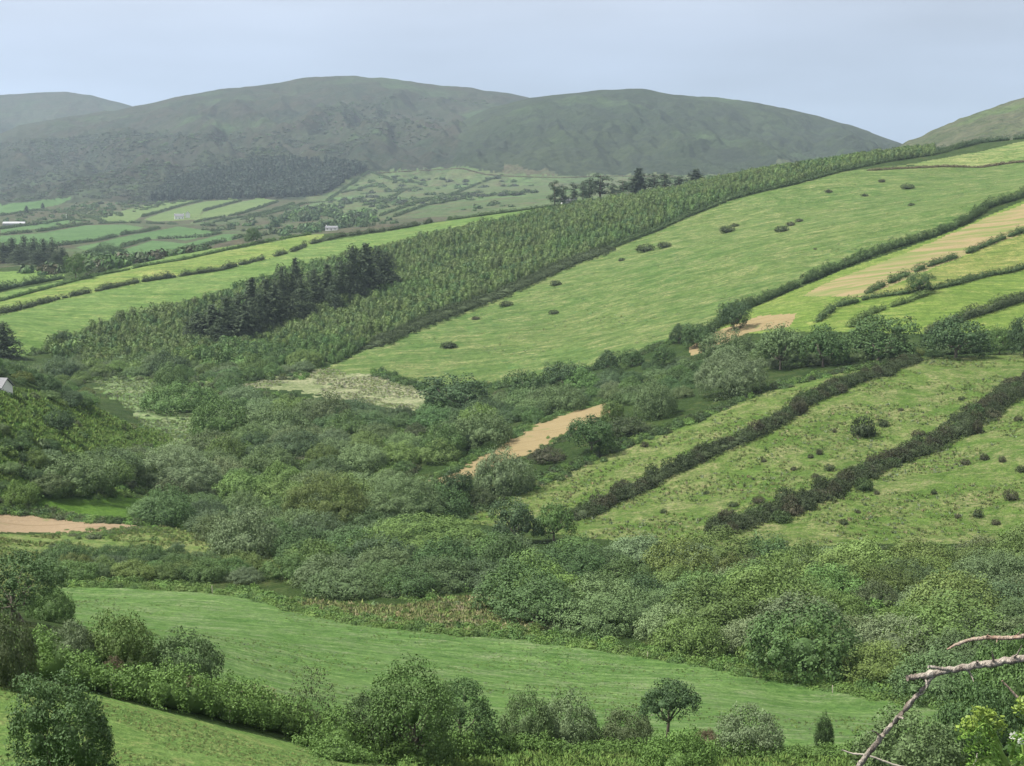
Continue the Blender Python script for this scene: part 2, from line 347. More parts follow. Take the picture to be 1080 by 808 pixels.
# ------------------------------------------------------------------ ground, cut along its fields
# every field: name, material, outline in photo pixels (carried to the ground by at()), ragged edge in metres-per-metre, nearest and farthest distance searched
REG = [
 ('field', 'mowed', [(745,352),(785,328),(830,310),(887,286),(988,251),(1080,212),(1250,168),(1250,330),(1080,346),(1000,354),(930,352),(860,350),(800,352)], .001, 400, 1000),
 ('bank', 'bank', [(420,800),(500,776),(620,780),(760,790),(900,795),(1000,790),(1080,770),(1200,770),(1200,900),(400,900)], .004, 60, 140),
 ('pasture', 'near', [(-200,700),(0,712),(60,722),(130,740),(240,768),(330,790),(420,803),(520,840),(560,900),(-200,900)], .003, 50, 120),
 ('meadow', 'meadow', [(40,640),(60,616),(150,620),(215,624),(262,630),(320,646),(380,659),(460,667),(540,672),(620,682),(700,694),(780,707),(850,720),(930,735),(1000,747),(1060,765),(1080,790),(1000,800),(860,796),(560,792),(430,780),(300,740),(150,690)], .002, 100, 300),
 ('rough_grass', 'roughstrip', [(300,632),(420,640),(480,630),(560,628),(600,640),(560,672),(460,666),(380,658),(320,645)], .004, 150, 320),
 ('weedy_field', 'underfield', [(-60,562),(60,565),(120,558),(175,556),(240,570),(300,590),(300,606),(160,606),(60,612),(30,640),(-60,640)], .006, 200, 400),
 ('bare_soil', 'soil', [(-60,530),(0,538),(40,543),(85,550),(140,554),(150,557),(110,562),(60,563),(0,561),(-60,558)], .003, 200, 400),
 ('green_bank', 'greenbank', [(38,522),(80,522),(140,526),(160,532),(140,550),(90,550),(45,542)], .006, 200, 420),
 ('bracken_slope', 'bracken', [(-100,398),(20,410),(60,418),(95,425),(130,440),(170,455),(190,470),(170,490),(120,490),(100,500),(140,525),(40,525),(-100,530)], .006, 200, 480),
 ('marsh', 'marsh', [(95,400),(150,398),(230,404),(225,430),(215,450),(260,470),(190,475),(165,462),(150,448),(135,432)], .012, 400, 700),
 ('bog_meadow', 'whitemeadow', [(245,408),(290,398),(345,388),(400,392),(450,410),(470,425),(430,434),(390,428),(330,416)], .012, 450, 720),
 ('hill_pasture', 'bigpasture', [(330,396),(345,388),(400,364),(487,326),(594,281),(694,242),(770,210),(837,194),(887,181),(950,175),(1000,175),(1080,172),(1250,140),(1250,170),(1080,207),(1040,219),(988,248),(887,283),(830,306),(777,327),(735,350),(640,385),(555,405),(500,408),(455,412),(400,394)], .003, 450, 1300),
 ('top_pasture', 'toppasture', [(955,174),(1000,166),(1034,160),(1080,149),(1250,110),(1250,140),(1080,171),(1034,177)], .002, 900, 1300),
 ('hay_field', 'hay', [(845,313),(870,299),(920,281),(988,254),(1038,231),(1080,216),(1250,160),(1250,200),(1080,247),(1021,268),(954,296),(907,314)], .001, 500, 1000),
 ('mown_field', 'mowed2', [(905,316),(914,311),(954,298),(1021,270),(1058,254),(1080,248),(1250,200),(1250,235),(1080,283),(1043,291),(985,305),(950,312)], .001, 480, 900),
 ('small_field', 'mowed', [(875,330),(900,322),(930,316),(952,313),(925,325),(905,334),(870,342)], .001, 480, 900),
 ('mown_field', 'mowed', [(940,345),(926,334),(954,318),(985,310),(1043,293),(1080,288),(1250,240),(1250,270),(1080,314),(1043,326),(1000,346),(975,352)], .001, 450, 900),
 ('mown_field', 'mowed', [(1020,350),(1045,330),(1080,318),(1250,275),(1250,310),(1080,348)], .001, 430, 800),
 ('small_hay_field', 'stubble', [(725,368),(747,353),(770,345),(800,334),(840,331),(832,345),(787,352),(747,370),(728,376)], .001, 420, 700),
 ('cut_meadow', 'stubble', [(450,508),(480,490),(504,479),(560,449),(600,433),(641,424),(643,437),(594,461),(567,477),(507,500),(494,507),(456,514)], .001, 300, 560),
 ('rough_pasture', 'rough', [(480,548),(500,532),(560,510),(640,474),(720,446),(800,412),(870,394),(960,376),(1000,378),(1080,372),(1250,330),(1250,560),(1080,575),(960,575),(760,578),(640,570),(520,556)], .003, 250, 520),
 ('ridge_field', 'leftfield', [(-420,350),(0,333),(56,318),(130,302),(200,290),(284,273),(330,257),(411,244),(459,235),(560,221),(640,211),(667,210),(627,216),(560,229),(477,244),(410,262),(360,274),(300,288),(200,321),(134,339),(100,347),(45,371),(20,376),(0,372),(-420,400)], .002, 600, 1330),
 ('ridge_field', 'leftfield2', [(-420,335),(0,318),(74,299),(150,282),(239,265),(310,251),(345,245),(330,257),(284,273),(200,290),(130,302),(56,318),(0,332),(-420,350)], .001, 650, 1300),
 ('ridge_field', 'leftfield', [(-420,320),(0,309),(65,297),(100,291),(160,275),(257,254),(290,250),(239,265),(150,282),(74,299),(0,317),(-420,335)], .001, 700, 1300),
 ('sunlit_field', 'litfield', [(-420,295),(0,287),(45,285),(68,290),(65,296),(20,302),(0,306),(-420,318)], .001, 800, 1250),
 ('far_field', 'fargreen', [(-100,258),(0,249),(45,246),(89,238),(129,237),(152,240),(134,246),(104,253),(65,258),(40,264),(-100,275)], .001, 1400, 2800),
 ('far_field', 'fargreen', [(78,261),(104,256),(134,249),(168,243),(187,239),(235,246),(217,249),(195,254),(177,251),(150,253),(129,260),(105,268)], .001, 1350, 2800),
 ('far_field', 'fargreen', [(131,263),(160,254),(195,257),(235,247),(257,247),(257,251),(235,256),(209,262),(160,272),(137,274)], .001, 1300, 2600),
 ('far_field', 'farpale', [(105,229),(150,217),(205,211),(214,211),(172,222),(150,228),(140,234),(112,235)], .001, 1700, 3400),
 ('far_field', 'farpale', [(150,232),(172,224),(214,213),(250,210),(252,212),(214,222),(205,232),(165,234)], .001, 1700, 3400),
 ('far_field', 'farpale', [(200,236),(214,224),(254,213),(275,209),(292,212),(276,218),(254,225),(224,231)], .001, 1700, 3400),
 ('far_field', 'fargreen', [(-100,225),(0,217),(40,212),(76,209),(60,217),(30,222),(0,227),(-100,240)], .001, 1700, 3400),
 ('far_field', 'fargreen', [(0,240),(52,232),(95,232),(52,240),(0,246)], .001, 1700, 3400),
 ('far_field', 'fargreen', [(300,226),(321,217),(343,214),(338,218),(318,226),(300,229)], .001, 1700, 3400),
 ('far_field', 'fargreen', [(268,226),(300,219),(310,215),(310,219),(284,226)], .001, 1700, 3400),
 ('hill_enclosure', 'hillfield', [(322,209),(355,191),(396,182),(487,177),(530,184),(593,187),(637,185),(720,186),(760,184),(760,215),(560,225),(500,228),(380,232),(330,222)], .003, 1700, 3700),
]
def tri_in(poly, U, V):
    x, y = poly[:, 0], poly[:, 1]; x2, y2 = np.roll(x, -1), np.roll(y, -1); r = np.zeros(len(U), bool)
    for a, b, c, d in zip(x, y, x2, y2):
        if b == d: continue
        r ^= ((b > V) != (d > V)) & (U < (c - a) * (V - b) / (d - b) + a)
    return r
def outline(poly, step=6, d0=30, d1=9000):
    P = np.array(poly, float); Q = []
    for a, b in zip(P, np.roll(P, -1, 0)):
        k = max(1, int(np.hypot(*(b - a)) / step)); Q += [a + (b - a) * t / k for t in range(k)]
    Q = np.array(Q); return at(Q[:, 0], Q[:, 1], d0, d1)
Uf, Vf = UU.ravel(), VV.ravel()
jx, jy = fbm(XG / 6, YG / 6, 51, 3).ravel(), fbm(XG / 6, YG / 6, 77, 3).ravel()
reg = np.full(len(Uf), -1, int)
base_names = ['valley', 'far', 'mountain', 'right']
# default covers
D_ = DD.ravel()
reg[:] = -1
zfoot = hgt(UU[0] * 3000, np.full(len(ug), 3000.0))
for k, (nm, mt, poly, rag, d0, d1) in enumerate(REG):
    W = outline(poly, 6, d0, d1); uv = np.c_[W[:, 0] / W[:, 1], np.log(W[:, 1])]
    sel = np.where((Uf > uv[:, 0].min() - .03) & (Uf < uv[:, 0].max() + .03) & (Vf > uv[:, 1].min() - .03) & (Vf < uv[:, 1].max() + .03))[0]
    ins = tri_in(uv, Uf[sel] + jx[sel] * rag, Vf[sel] + jy[sel] * rag * 1.5)
    reg[sel[ins]] = k
bare = reg < 0
reg[bare & (D_ > 1290)] = -2
reg[bare & (D_ > 3000 + 350 * (jx * 0 + fbm(UU * 22, VV * 9, 5, 3).ravel()))] = -3
reg[bare & (D_ > 1700) & (D_ < 2900) & (Uf > .2)] = -4
idx = np.arange(len(Uf)).reshape(UU.shape)
FQ = np.stack([idx[:-1, :-1], idx[:-1, 1:], idx[1:, 1:], idx[1:, :-1]], -1).reshape(-1, 4)
GV = np.stack([XG, YG, ZG], -1).reshape(-1, 3)
du = np.gradient(GV.reshape(*UU.shape, 3), axis=1); dv = np.gradient(GV.reshape(*UU.shape, 3), axis=0)
GN = np.cross(du, dv).reshape(-1, 3); GN /= np.linalg.norm(GN, axis=1)[:, None]
def ground_piece(name, k, mat):
    f = FQ[reg[FQ[:, 0]] == k]
    if not len(f): return
    ids, inv = np.unique(f, return_inverse=True)
    me = mesh_np(name, GV[ids], inv.reshape(-1, 4), GR[mat], True)
    me.normals_split_custom_set_from_vertices(GN[ids].tolist())
    tag(link(name, me), kind='structure')
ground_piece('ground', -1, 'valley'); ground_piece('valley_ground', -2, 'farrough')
reg[(reg == -3) & ONC.ravel()] = -5; ground_piece('mountain_spur', -5, 'spur'); ground_piece('mountain', -3, 'mountain'); ground_piece('hill', -4, 'hillright')
for k, (nm, mt, *_r) in enumerate(REG): ground_piece(nm, k, mt)

# ------------------------------------------------------------------ foliage
def foliage_mat(name, from_attr=False, rough=.6, spec=.18, trans=.10, var=.11):
    g = G(name)
    if from_attr:
        a = g.n('ShaderNodeAttribute'); a.attribute_name = 'tint'; col = a.outputs['Color']
    else:
        a = g.n('ShaderNodeObjectInfo'); b = g.n('ShaderNodeAttribute'); b.attribute_name = 'tint'; col = g.mix(1.0, a.outputs['Color'], b.outputs['Color'], 'MULTIPLY')
    geo = g.n('ShaderNodeNewGeometry'); r = geo.outputs['Random Per Island']
    c = g.mix(g.rng(r, 0, 1), g.mix(1.0, col, (1 - var * .8, 1 - var * .75, 1 - var * .7), 'MULTIPLY'), g.mix(1.0, col, (1 + var, 1 + var * .8, 1 + var * .9), 'MULTIPLY'))
    p = g.n('ShaderNodeBsdfPrincipled'); p.inputs['Roughness'].default_value = rough; p.inputs['Specular IOR Level'].default_value = spec
    g.l(c, p.inputs['Base Color'])
    t = g.n('ShaderNodeBsdfTranslucent'); g.l(g.mix(1.0, c, (1.15, 1.2, .7), 'MULTIPLY'), t.inputs[0])
    m = g.n('ShaderNodeMixShader'); m.inputs[0].default_value = trans
    g.l(p.outputs[0], m.inputs[1]); g.l(t.outputs[0], m.inputs[2]); g.l(m.outputs[0], g.out.inputs[0])
    return g.m
LEAF = foliage_mat('leaves'); LEAFS = foliage_mat('massed_leaves', True)
def blade_mat(name):
    """grass blades: they take the light much as the sward around them does"""
    m = foliage_mat(name, True, .8, .08, .1, .2); t = m.node_tree; p = next(n for n in t.nodes if n.type == 'BSDF_PRINCIPLED'); g = t.nodes.new('ShaderNodeNewGeometry')
    k = t.nodes.new('ShaderNodeVectorMath'); k.operation = 'SCALE'; k.inputs['Scale'].default_value = .35; a = t.nodes.new('ShaderNodeVectorMath'); a.inputs[1].default_value = (0, 0, 1); b = t.nodes.new('ShaderNodeVectorMath'); b.operation = 'NORMALIZE'
    t.links.new(g.outputs['Normal'], k.inputs[0]); t.links.new(k.outputs[0], a.inputs[0]); t.links.new(a.outputs[0], b.inputs[0]); t.links.new(b.outputs[0], p.inputs['Normal']); return m
BLADE = blade_mat('grass_blades')
NEEDLE = foliage_mat('needles', False, .7, .1, .08, .3); NEEDLES = foliage_mat('massed_needles', True, .7, .1, .08, .3)
def bark_mat(name, a, b, sc=6):
    g = G(name); v = g.coords(0, (1, 1, .25)); n = g.noise(v, sc, 5, .7)
    return g.finish(g.mix(g.rng(n, .35, .65), a, b), .9, g.bump(n, .05, .8), .1)
BARK = bark_mat('bark', (.09, .075, .06), (.20, .18, .15)); BARKP = bark_mat('pine_bark', (.10, .07, .05), (.17, .13, .10))

rng = np.random.default_rng(20240613)
def unit(v): return v / np.maximum(np.linalg.norm(v, axis=-1, keepdims=True), 1e-9)
def quads(P, Nn, size, aspect=.6, r=rng):
    """one rhombic leaf spray per point"""
    n = len(P); t = unit(np.cross(Nn, r.normal(size=(n, 3)))); b = np.cross(Nn, t)
    s = np.broadcast_to(np.asarray(size, float), (n,))[:, None] * .5
    V = np.stack([P + t * s, P + b * s * aspect, P - t * s, P - b * s * aspect], 1).reshape(-1, 3)
    return V, np.arange(4 * n).reshape(-1, 4)
def blob(c, rad, nu=8, nv=5):
    """low, closed ellipsoid: the shaded wood and leaf inside a crown"""
    th = np.linspace(0, 2 * pi, nu, endpoint=False); ph = np.linspace(-pi / 2 + .15, pi / 2 - .15, nv)
    P = np.array([[cos(a) * cos(p), sin(a) * cos(p), sin(p)] for p in ph for a in th]) * rad + c
    F = [[i * nu + j, i * nu + (j + 1) % nu, (i + 1) * nu + (j + 1) % nu, (i + 1) * nu + j] for i in range(nv - 1) for j in range(nu)]
    F += [[(nv - 1) * nu + k for k in q] for q in ([0, 1, 2, 3], [0, 3, 4, 7], [4, 5, 6, 7])] if nu == 8 else []
    return P, np.array(F)
def merge(parts):
    V = []; F = []; S = []; o = 0
    for q in parts:
        V.append(q[0]); F.append(np.asarray(q[1]) + o); o += len(q[0]); S.append(q[2] if len(q) > 2 else np.ones(len(q[0])))
    return (np.concatenate(V), np.concatenate(F)) + ((np.concatenate(S),) if any(len(q) > 2 for q in parts) else ())
def puff_leaves(Cn, R, Out, leaf, dens, r, up=.25, jit=.55):
    """leaf sprays over a set of puffs with centres Cn, radii R, facing Out"""
    cnt = np.maximum(4, (dens * 3.2 * (R / leaf) ** 2)).astype(int); k = np.repeat(np.arange(len(Cn)), cnt); n = len(k)
    d = unit(r.normal(size=(n, 3)) + Out[k] * .75)
    P = Cn[k] + d * (R[k] * (1 - .5 * r.random(n) ** 1.7) * 1.06)[:, None]
    Nn = unit(d + r.normal(size=(n, 3)) * jit + np.array([0, 0, up]))
    V, F = quads(P, Nn, leaf * r.uniform(.6, 1.35, n), r=r)
    return V, F, np.repeat(r.uniform(.82, 1.2, len(Cn))[k] * r.uniform(.94, 1.06, n), 4)
def crown_geo(lobes, puff, leaf, dens, seed, zmin=-9, core=.36, up=.22, jit=.32, thin=0.0):
    """lobes: (centre, radii). Puffs cover their outer faces, leaf sprays cover the puffs."""
    r = np.random.default_rng(seed); Cs = []; Os = []; parts = []
    L = [(np.array(c, float), np.array(q, float)) for c, q in lobes]
    for i, (c, q) in enumerate(L):
        m = int(4 * pi * (((q[0] * q[1]) ** 1.6 + (q[0] * q[2]) ** 1.6 + (q[1] * q[2]) ** 1.6) / 3) ** .625 / (puff * puff * 1.15)) + 6
        d = unit(r.normal(size=(m, 3))); P = c + d * q * r.uniform(.72, 1.14, m)[:, None]
        ok = (d[:, 2] > -.45) & (P[:, 2] > zmin) & (r.random(m) > thin)
        for j, (c2, q2) in enumerate(L):
            if j != i: ok &= ((((P - c2) / q2) ** 2).sum(1) > .72)
        Cs.append(P[ok]); Os.append(unit(d[ok] / q))
        if core: parts.append(blob(c, q * core))
    Cs = np.concatenate(Cs); Os = np.concatenate(Os)
    parts.append(puff_leaves(Cs, puff * r.uniform(.6, 1.3, len(Cs)), Os, leaf, dens, r, up, jit))
    return merge(parts)
def dome_lobes(seed, R, H, n, ry=1.0, low=.0):
    r = np.random.default_rng(seed); L = [((0, 0, H * .30), (R * .80, R * .80 * ry, H * .68))]
    for k in range(n):
        a = 2 * pi * (k + r.uniform(-.35, .35)) / n; q = R * r.uniform(.34, .48); d = R * r.uniform(.46, .60); hz = H * r.uniform(.22, .40)
        L.append(((cos(a) * d, sin(a) * d * ry, hz), (q, q * ry, H * r.uniform(.30, .42))))
    return L
def tube(pts, rad, n=6):
    pts = np.array(pts, float); T = unit(np.gradient(pts, axis=0)); V = []; F = []
    for i, (p, t) in enumerate(zip(pts, T)):
        a = np.cross(t, (0.31, 0.22, .1) if abs(t[2]) > .8 else (0, 0, 1)); a /= np.linalg.norm(a); b = np.cross(t, a)
        for k in range(n): V.append(p + (a * cos(2 * pi * k / n) + b * sin(2 * pi * k / n)) * rad[i])
    for i in range(len(pts) - 1):
        for k in range(n): F.append([i * n + k, i * n + (k + 1) % n, (i + 1) * n + (k + 1) % n, (i + 1) * n + k])
    m = len(pts) * n; V += [pts[0], pts[-1]]
    F += [[m, (k + 1) % n, k, k] for k in range(0)] 
    return np.array(V), np.array(F)
def trunk_geo(seed, lobes, r0, lean=(0, 0), stems=1):
    """stems from the ground with a limb into each lobe"""
    r = np.random.default_rng(seed); parts = []
    top = max(lobes, key=lambda l: l[0][2] + l[1][2]); hub = np.array([lean[0], lean[1], max(.5, np.mean([l[0][2] for l in lobes]) * .55)])
    for s in range(stems):
        b = np.array([r.normal() * r0 * 1.5, r.normal() * r0 * 1.5, -.4]) if stems > 1 else np.array([0, 0, -.4])
        parts.append(tube([b, b * .6 + hub * .35 + (0, 0, .1), hub, np.array(top[0])], [r0 * 1.25, r0, r0 * .85, r0 * .35]))
    for c, q in lobes:
        c = np.array(c); m = (hub + c) / 2 + r.normal(size=3) * .12 * np.linalg.norm(c - hub)
        parts.append(tube([hub * .9, m, c + (0, 0, q[2] * .4)], [r0 * .6, r0 * .45, r0 * .12], 5))
    return merge(parts)
def conifer_geo(seed, h, R, tiers=15, leaf=.55, flat=0):
    r = np.random.default_rng(seed); P = []; Nn = []; S = []
    for i in range(tiers):
        t = (i + .5) / tiers; z = h * (.07 + .93 * t); rr = R * (1 - t) ** .6 * (.75 + .5 * min(t * 3, .5)) * r.uniform(.8, 1.12) + .25
        nb = int(9 - 4 * t)
        for b in range(nb):
            a = 2 * pi * (b + r.uniform(-.4, .4)) / nb + i; L = rr * r.uniform(.7, 1.15); m = max(3, int(L / leaf * 2.6))
            f = np.linspace(.12, 1, m); droop = -.28 * L * f ** 1.4 + .14 * L * f ** 4
            px = np.stack([cos(a) * L * f, sin(a) * L * f, z + droop], 1)
            for w_ in range(3):
                P.append(px + r.normal(size=px.shape) * leaf * .32); Nn.append(unit(np.stack([cos(a) * .35 + f * 0, sin(a) * .35 + f * 0, .9 + f * 0], 1) + r.normal(size=px.shape) * .35)); S.append(np.full(m, leaf) * (1.1 - .35 * f))
    P = np.concatenate(P); Nn = np.concatenate(Nn); S = np.concatenate(S)
    parts = [quads(P, Nn, S * 1.3, .6, r)]
    c = []
    for z, q in ((.25, .50), (.5, .36), (.75, .2)): c.append(blob(np.array([0, 0, h * z]), np.array([R * q, R * q, h * .2])))
    return merge(parts + c)

TINT = dict(willow=(.094, .146, .058), sage=(.118, .168, .082), alder=(.076, .138, .040), hazel=(.096, .152, .042), dark=(.046, .086, .034), ash=(.060, .112, .038),
            olive=(.098, .135, .036), lime=(.100, .168, .040), gorse=(.046, .067, .028), gorseb=(.058, .062, .034), hedge=(.055, .094, .032), bramble=(.088, .158, .038), teal=(.066, .108, .050),
            conifer=(.050, .074, .040), pine=(0.051, 0.076, 0.044), brown=(.12, .10, .06), ivy=(0.037, 0.067, 0.024), sapling=(.094, .142, .046), blackthorn=(.076, .104, .046))
def tint(k, j=.1):
    c = np.array(TINT[k]); v = 1 + rng.normal() * j; h = rng.normal(size=3) * j * .2
    return (*np.clip(c * v * (1 + h), .008, .5), 1.0)

class Proto:
    def __init__(s, crown, R, H, trunk=None, mat=None, tmat=None, name='crown'):
        s.R, s.H = R, H
        s.crown = mesh_np(name, crown[0], crown[1], mat or LEAF, tint=np.repeat((crown[2] if len(crown) > 2 else np.ones(len(crown[0])))[:, None], 3, 1)); s.trunk = mesh_np('trunk', *trunk, tmat or BARK, True) if trunk else None
def dome(seed, R, H, n, puff, leaf, dens, trunk=0, **k):
    L = dome_lobes(seed, R, H, n)
    return Proto(crown_geo(L, puff, leaf, dens, seed, **k), R, H, trunk_geo(seed, L, trunk, stems=3) if trunk else None)
def tree(seed, R, H, stem, n, puff, leaf, dens, r0, ry=1, lean=(0, 0), stems=1, wind=0, lowf=.12, **k):
    """clear stem, then a crown of lobes"""
    r = np.random.default_rng(seed); ch = H - stem; L = [((lean[0], lean[1], stem + ch * .52), (R * .62, R * .62 * ry, ch * .47))]
    for i in range(n):
        a = 2 * pi * (i + r.uniform(-.3, .3)) / n; d = R * r.uniform(.40, .62); q = R * r.uniform(.32, .48)
        L.append(((lean[0] + cos(a) * d + wind * .3, lean[1] + sin(a) * d * ry, stem + ch * r.uniform(lowf, .74)), (q, q * ry, ch * r.uniform(.2, .32))))
    return Proto(crown_geo(L, puff, leaf, dens, seed, zmin=stem * .6, **k), R, H, trunk_geo(seed, L, r0, lean, stems))
PR = dict(
 willow=[dome(100 + i, 6, 5.2, 6 + i % 3, 1.0, .28, 1.2, jit=.25) for i in range(6)],
 alder=[dome(120 + i, 5, 5.6, 6 + i % 2, .95, .28, 1.15, jit=.25) for i in range(5)],
 hawth=[dome(140 + i, 3.6, 4.0, 5 + i % 2, .62, .24, 1.1, jit=.4) for i in range(4)],
 tree=[tree(160 + i, 4.0, 6.4, .35, 9, .75, .28, 1.15, .2, jit=.38) for i in range(5)],
 gorse=[dome(180 + i, 1.6, 1.5, 5, .36, .2, 1.0, core=.55, jit=.8) for i in range(4)],
 fir=[], bigwillow=[dome(190, 10.5, 12, 9, 1.1, .32, 1.15, jit=.25), dome(191, 8, 8, 8, 1.0, .30, 1.15, jit=.25)],
 conifer=[Proto(conifer_geo(200 + i, 18, 5.2, 17, .95), 5.2, 18, tube([(0, 0, -.5), (0, 0, 9), (0, 0, 17.6)], [.34, .22, .04]), NEEDLE, BARKP) for i in range(4)],
 sapling=[],
)
def pine(seed, R, H, stem, n):
    r = np.random.default_rng(seed); L = []
    for i in range(n):
        t = (i + .5) / n; a = r.uniform(0, 2 * pi); d = R * .5 * (1 - .6 * abs(t - .3)) * r.uniform(.4, 1)
        q = R * r.uniform(.32, .52) * (1.1 - .5 * t); L.append(((cos(a) * d, sin(a) * d, stem + (H - stem) * t * .92), (q, q, (H - stem) / n * r.uniform(.6, .95))))
    tr = merge([tube([(0, 0, -.6), (.1, 0, H * .5), (0, .1, H * .95)], [.36, .26, .06])] + [tube([(0, 0, c[2] - .6), c], [.12, .05], 5) for c, q in L])
    return Proto(crown_geo(L, .75, .5, .9, seed, core=.6, jit=.7), R, H, tr, NEEDLE, BARKP)
PR['pine'] = [pine(220 + i, 4.6, 15, [2.5, 4.5, 3.5, 1.5][i], 8) for i in range(4)]
def sap_geo(seed, h, R, leaf, m):
    r = np.random.default_rng(seed); t = r.beta(1.25, 1.2, m); a = r.uniform(0, 2 * pi, m); rad = R * np.sqrt(np.clip(1 - ((t - .45) / .60) ** 2, .02, 1)) * r.uniform(.45, 1.05, m) * (1 + .22 * np.sin(a * 2 + seed) * np.cos(t * 9 + seed))
    P = np.stack([np.cos(a) * rad, np.sin(a) * rad, h * (.06 + .94 * t)], 1)
    Nn = unit(np.stack([np.cos(a), np.sin(a), np.full(m, .5)], 1) + r.normal(size=(m, 3)) * .55)
    return merge([quads(P, Nn, leaf * r.uniform(.7, 1.3, m), .62, r), blob(np.array([0, 0, h * .44]), np.array([R * .5, R * .5, h * .44]))])
def fir(seed, R, H):
    r = np.random.default_rng(seed); L = []; n = 9
    for i in range(n):
        t = (i + .3) / n; q = R * (1.02 - t) ** .75 * r.uniform(.62, .85) + .3; a = r.uniform(0, 6.28); d = R * .3 * (1 - t) * r.uniform(.3, 1.2)
        L.append(((cos(a) * d, sin(a) * d, H * (.10 + .84 * t)), (q, q * r.uniform(.85, 1.1), H * r.uniform(.075, .11))))
    return Proto(crown_geo(L, .75, .48, 1.0, seed, core=.6, up=.35, jit=.6), R, H, tube([(0, 0, -.5), (0, 0, H * .5), (0, 0, H * .97)], [.36, .22, .04]), NEEDLE, BARKP)
PR['fir'] = [fir(280 + i, 5.0, 18) for i in range(5)]
PR['sapling'] = [Proto(sap_geo(240 + i, 4.6, 1.8, .42, 420), 1.35, 4.6, None, None) for i in range(5)]

def plant(name, proto, label, cat, xyz, R=None, H=None, tk='alder', group=None, kids=True, j=.1, rot=None, sink=.15):
    """one plant on the ground: a mesh, or an Empty with its trunk and crown"""
    sx = (R / proto.R) if R else 1; sz = (H / proto.H) if H else sx
    loc = (xyz[0], xyz[1], float(hgt(xyz[0], xyz[1])) - sink); rz = rng.uniform(0, 2 * pi) if rot is None else rot
    if proto.trunk is not None and kids:
        o = bpy.data.objects.new(name, None); C.objects.link(o); o.empty_display_size = .5
        c = link('crown', proto.crown, o); link('trunk', proto.trunk, o)
    else: o = c = link(name, proto.crown)
    c.color = tint(tk, j); o.location = loc; o.rotation_euler = (0, 0, rz); o.scale = (sx, sx * rng.uniform(.9, 1.1) if rot is None else sx, sz)
    return tag(o, label, cat, group)
def put(name, kind, label, cat, px, py, wpx, hpx, tk, group=None, d0=30, d1=9000, kids=True, var=None, rot=None):
    p = at(px, py, d0, d1)[0]; k = p[1] / FPX; pr = PR[kind][var if var is not None else rng.integers(len(PR[kind]))]
    return plant(name, pr, label, cat, p, wpx * k * .5, hpx * k * 1.02, tk, group, kids, .06, rot)

def put_top(name, kind, label, cat, px, d, top, wpx, tk, group=None, kids=True, var=None, Hmin=0):
    """a plant d metres forward in the column px, grown until it reaches photo row top"""
    u_, s_ = ray(px, top); x = float(u_) * d; H = max(Hmin, EYE + float(s_) * d - float(hgt(x, d))); pr = PR[kind][var if var is not None else rng.integers(len(PR[kind]))]
    return plant(name, pr, label, cat, (x, d), wpx * d / FPX * .5, H, tk, group, kids, .06)

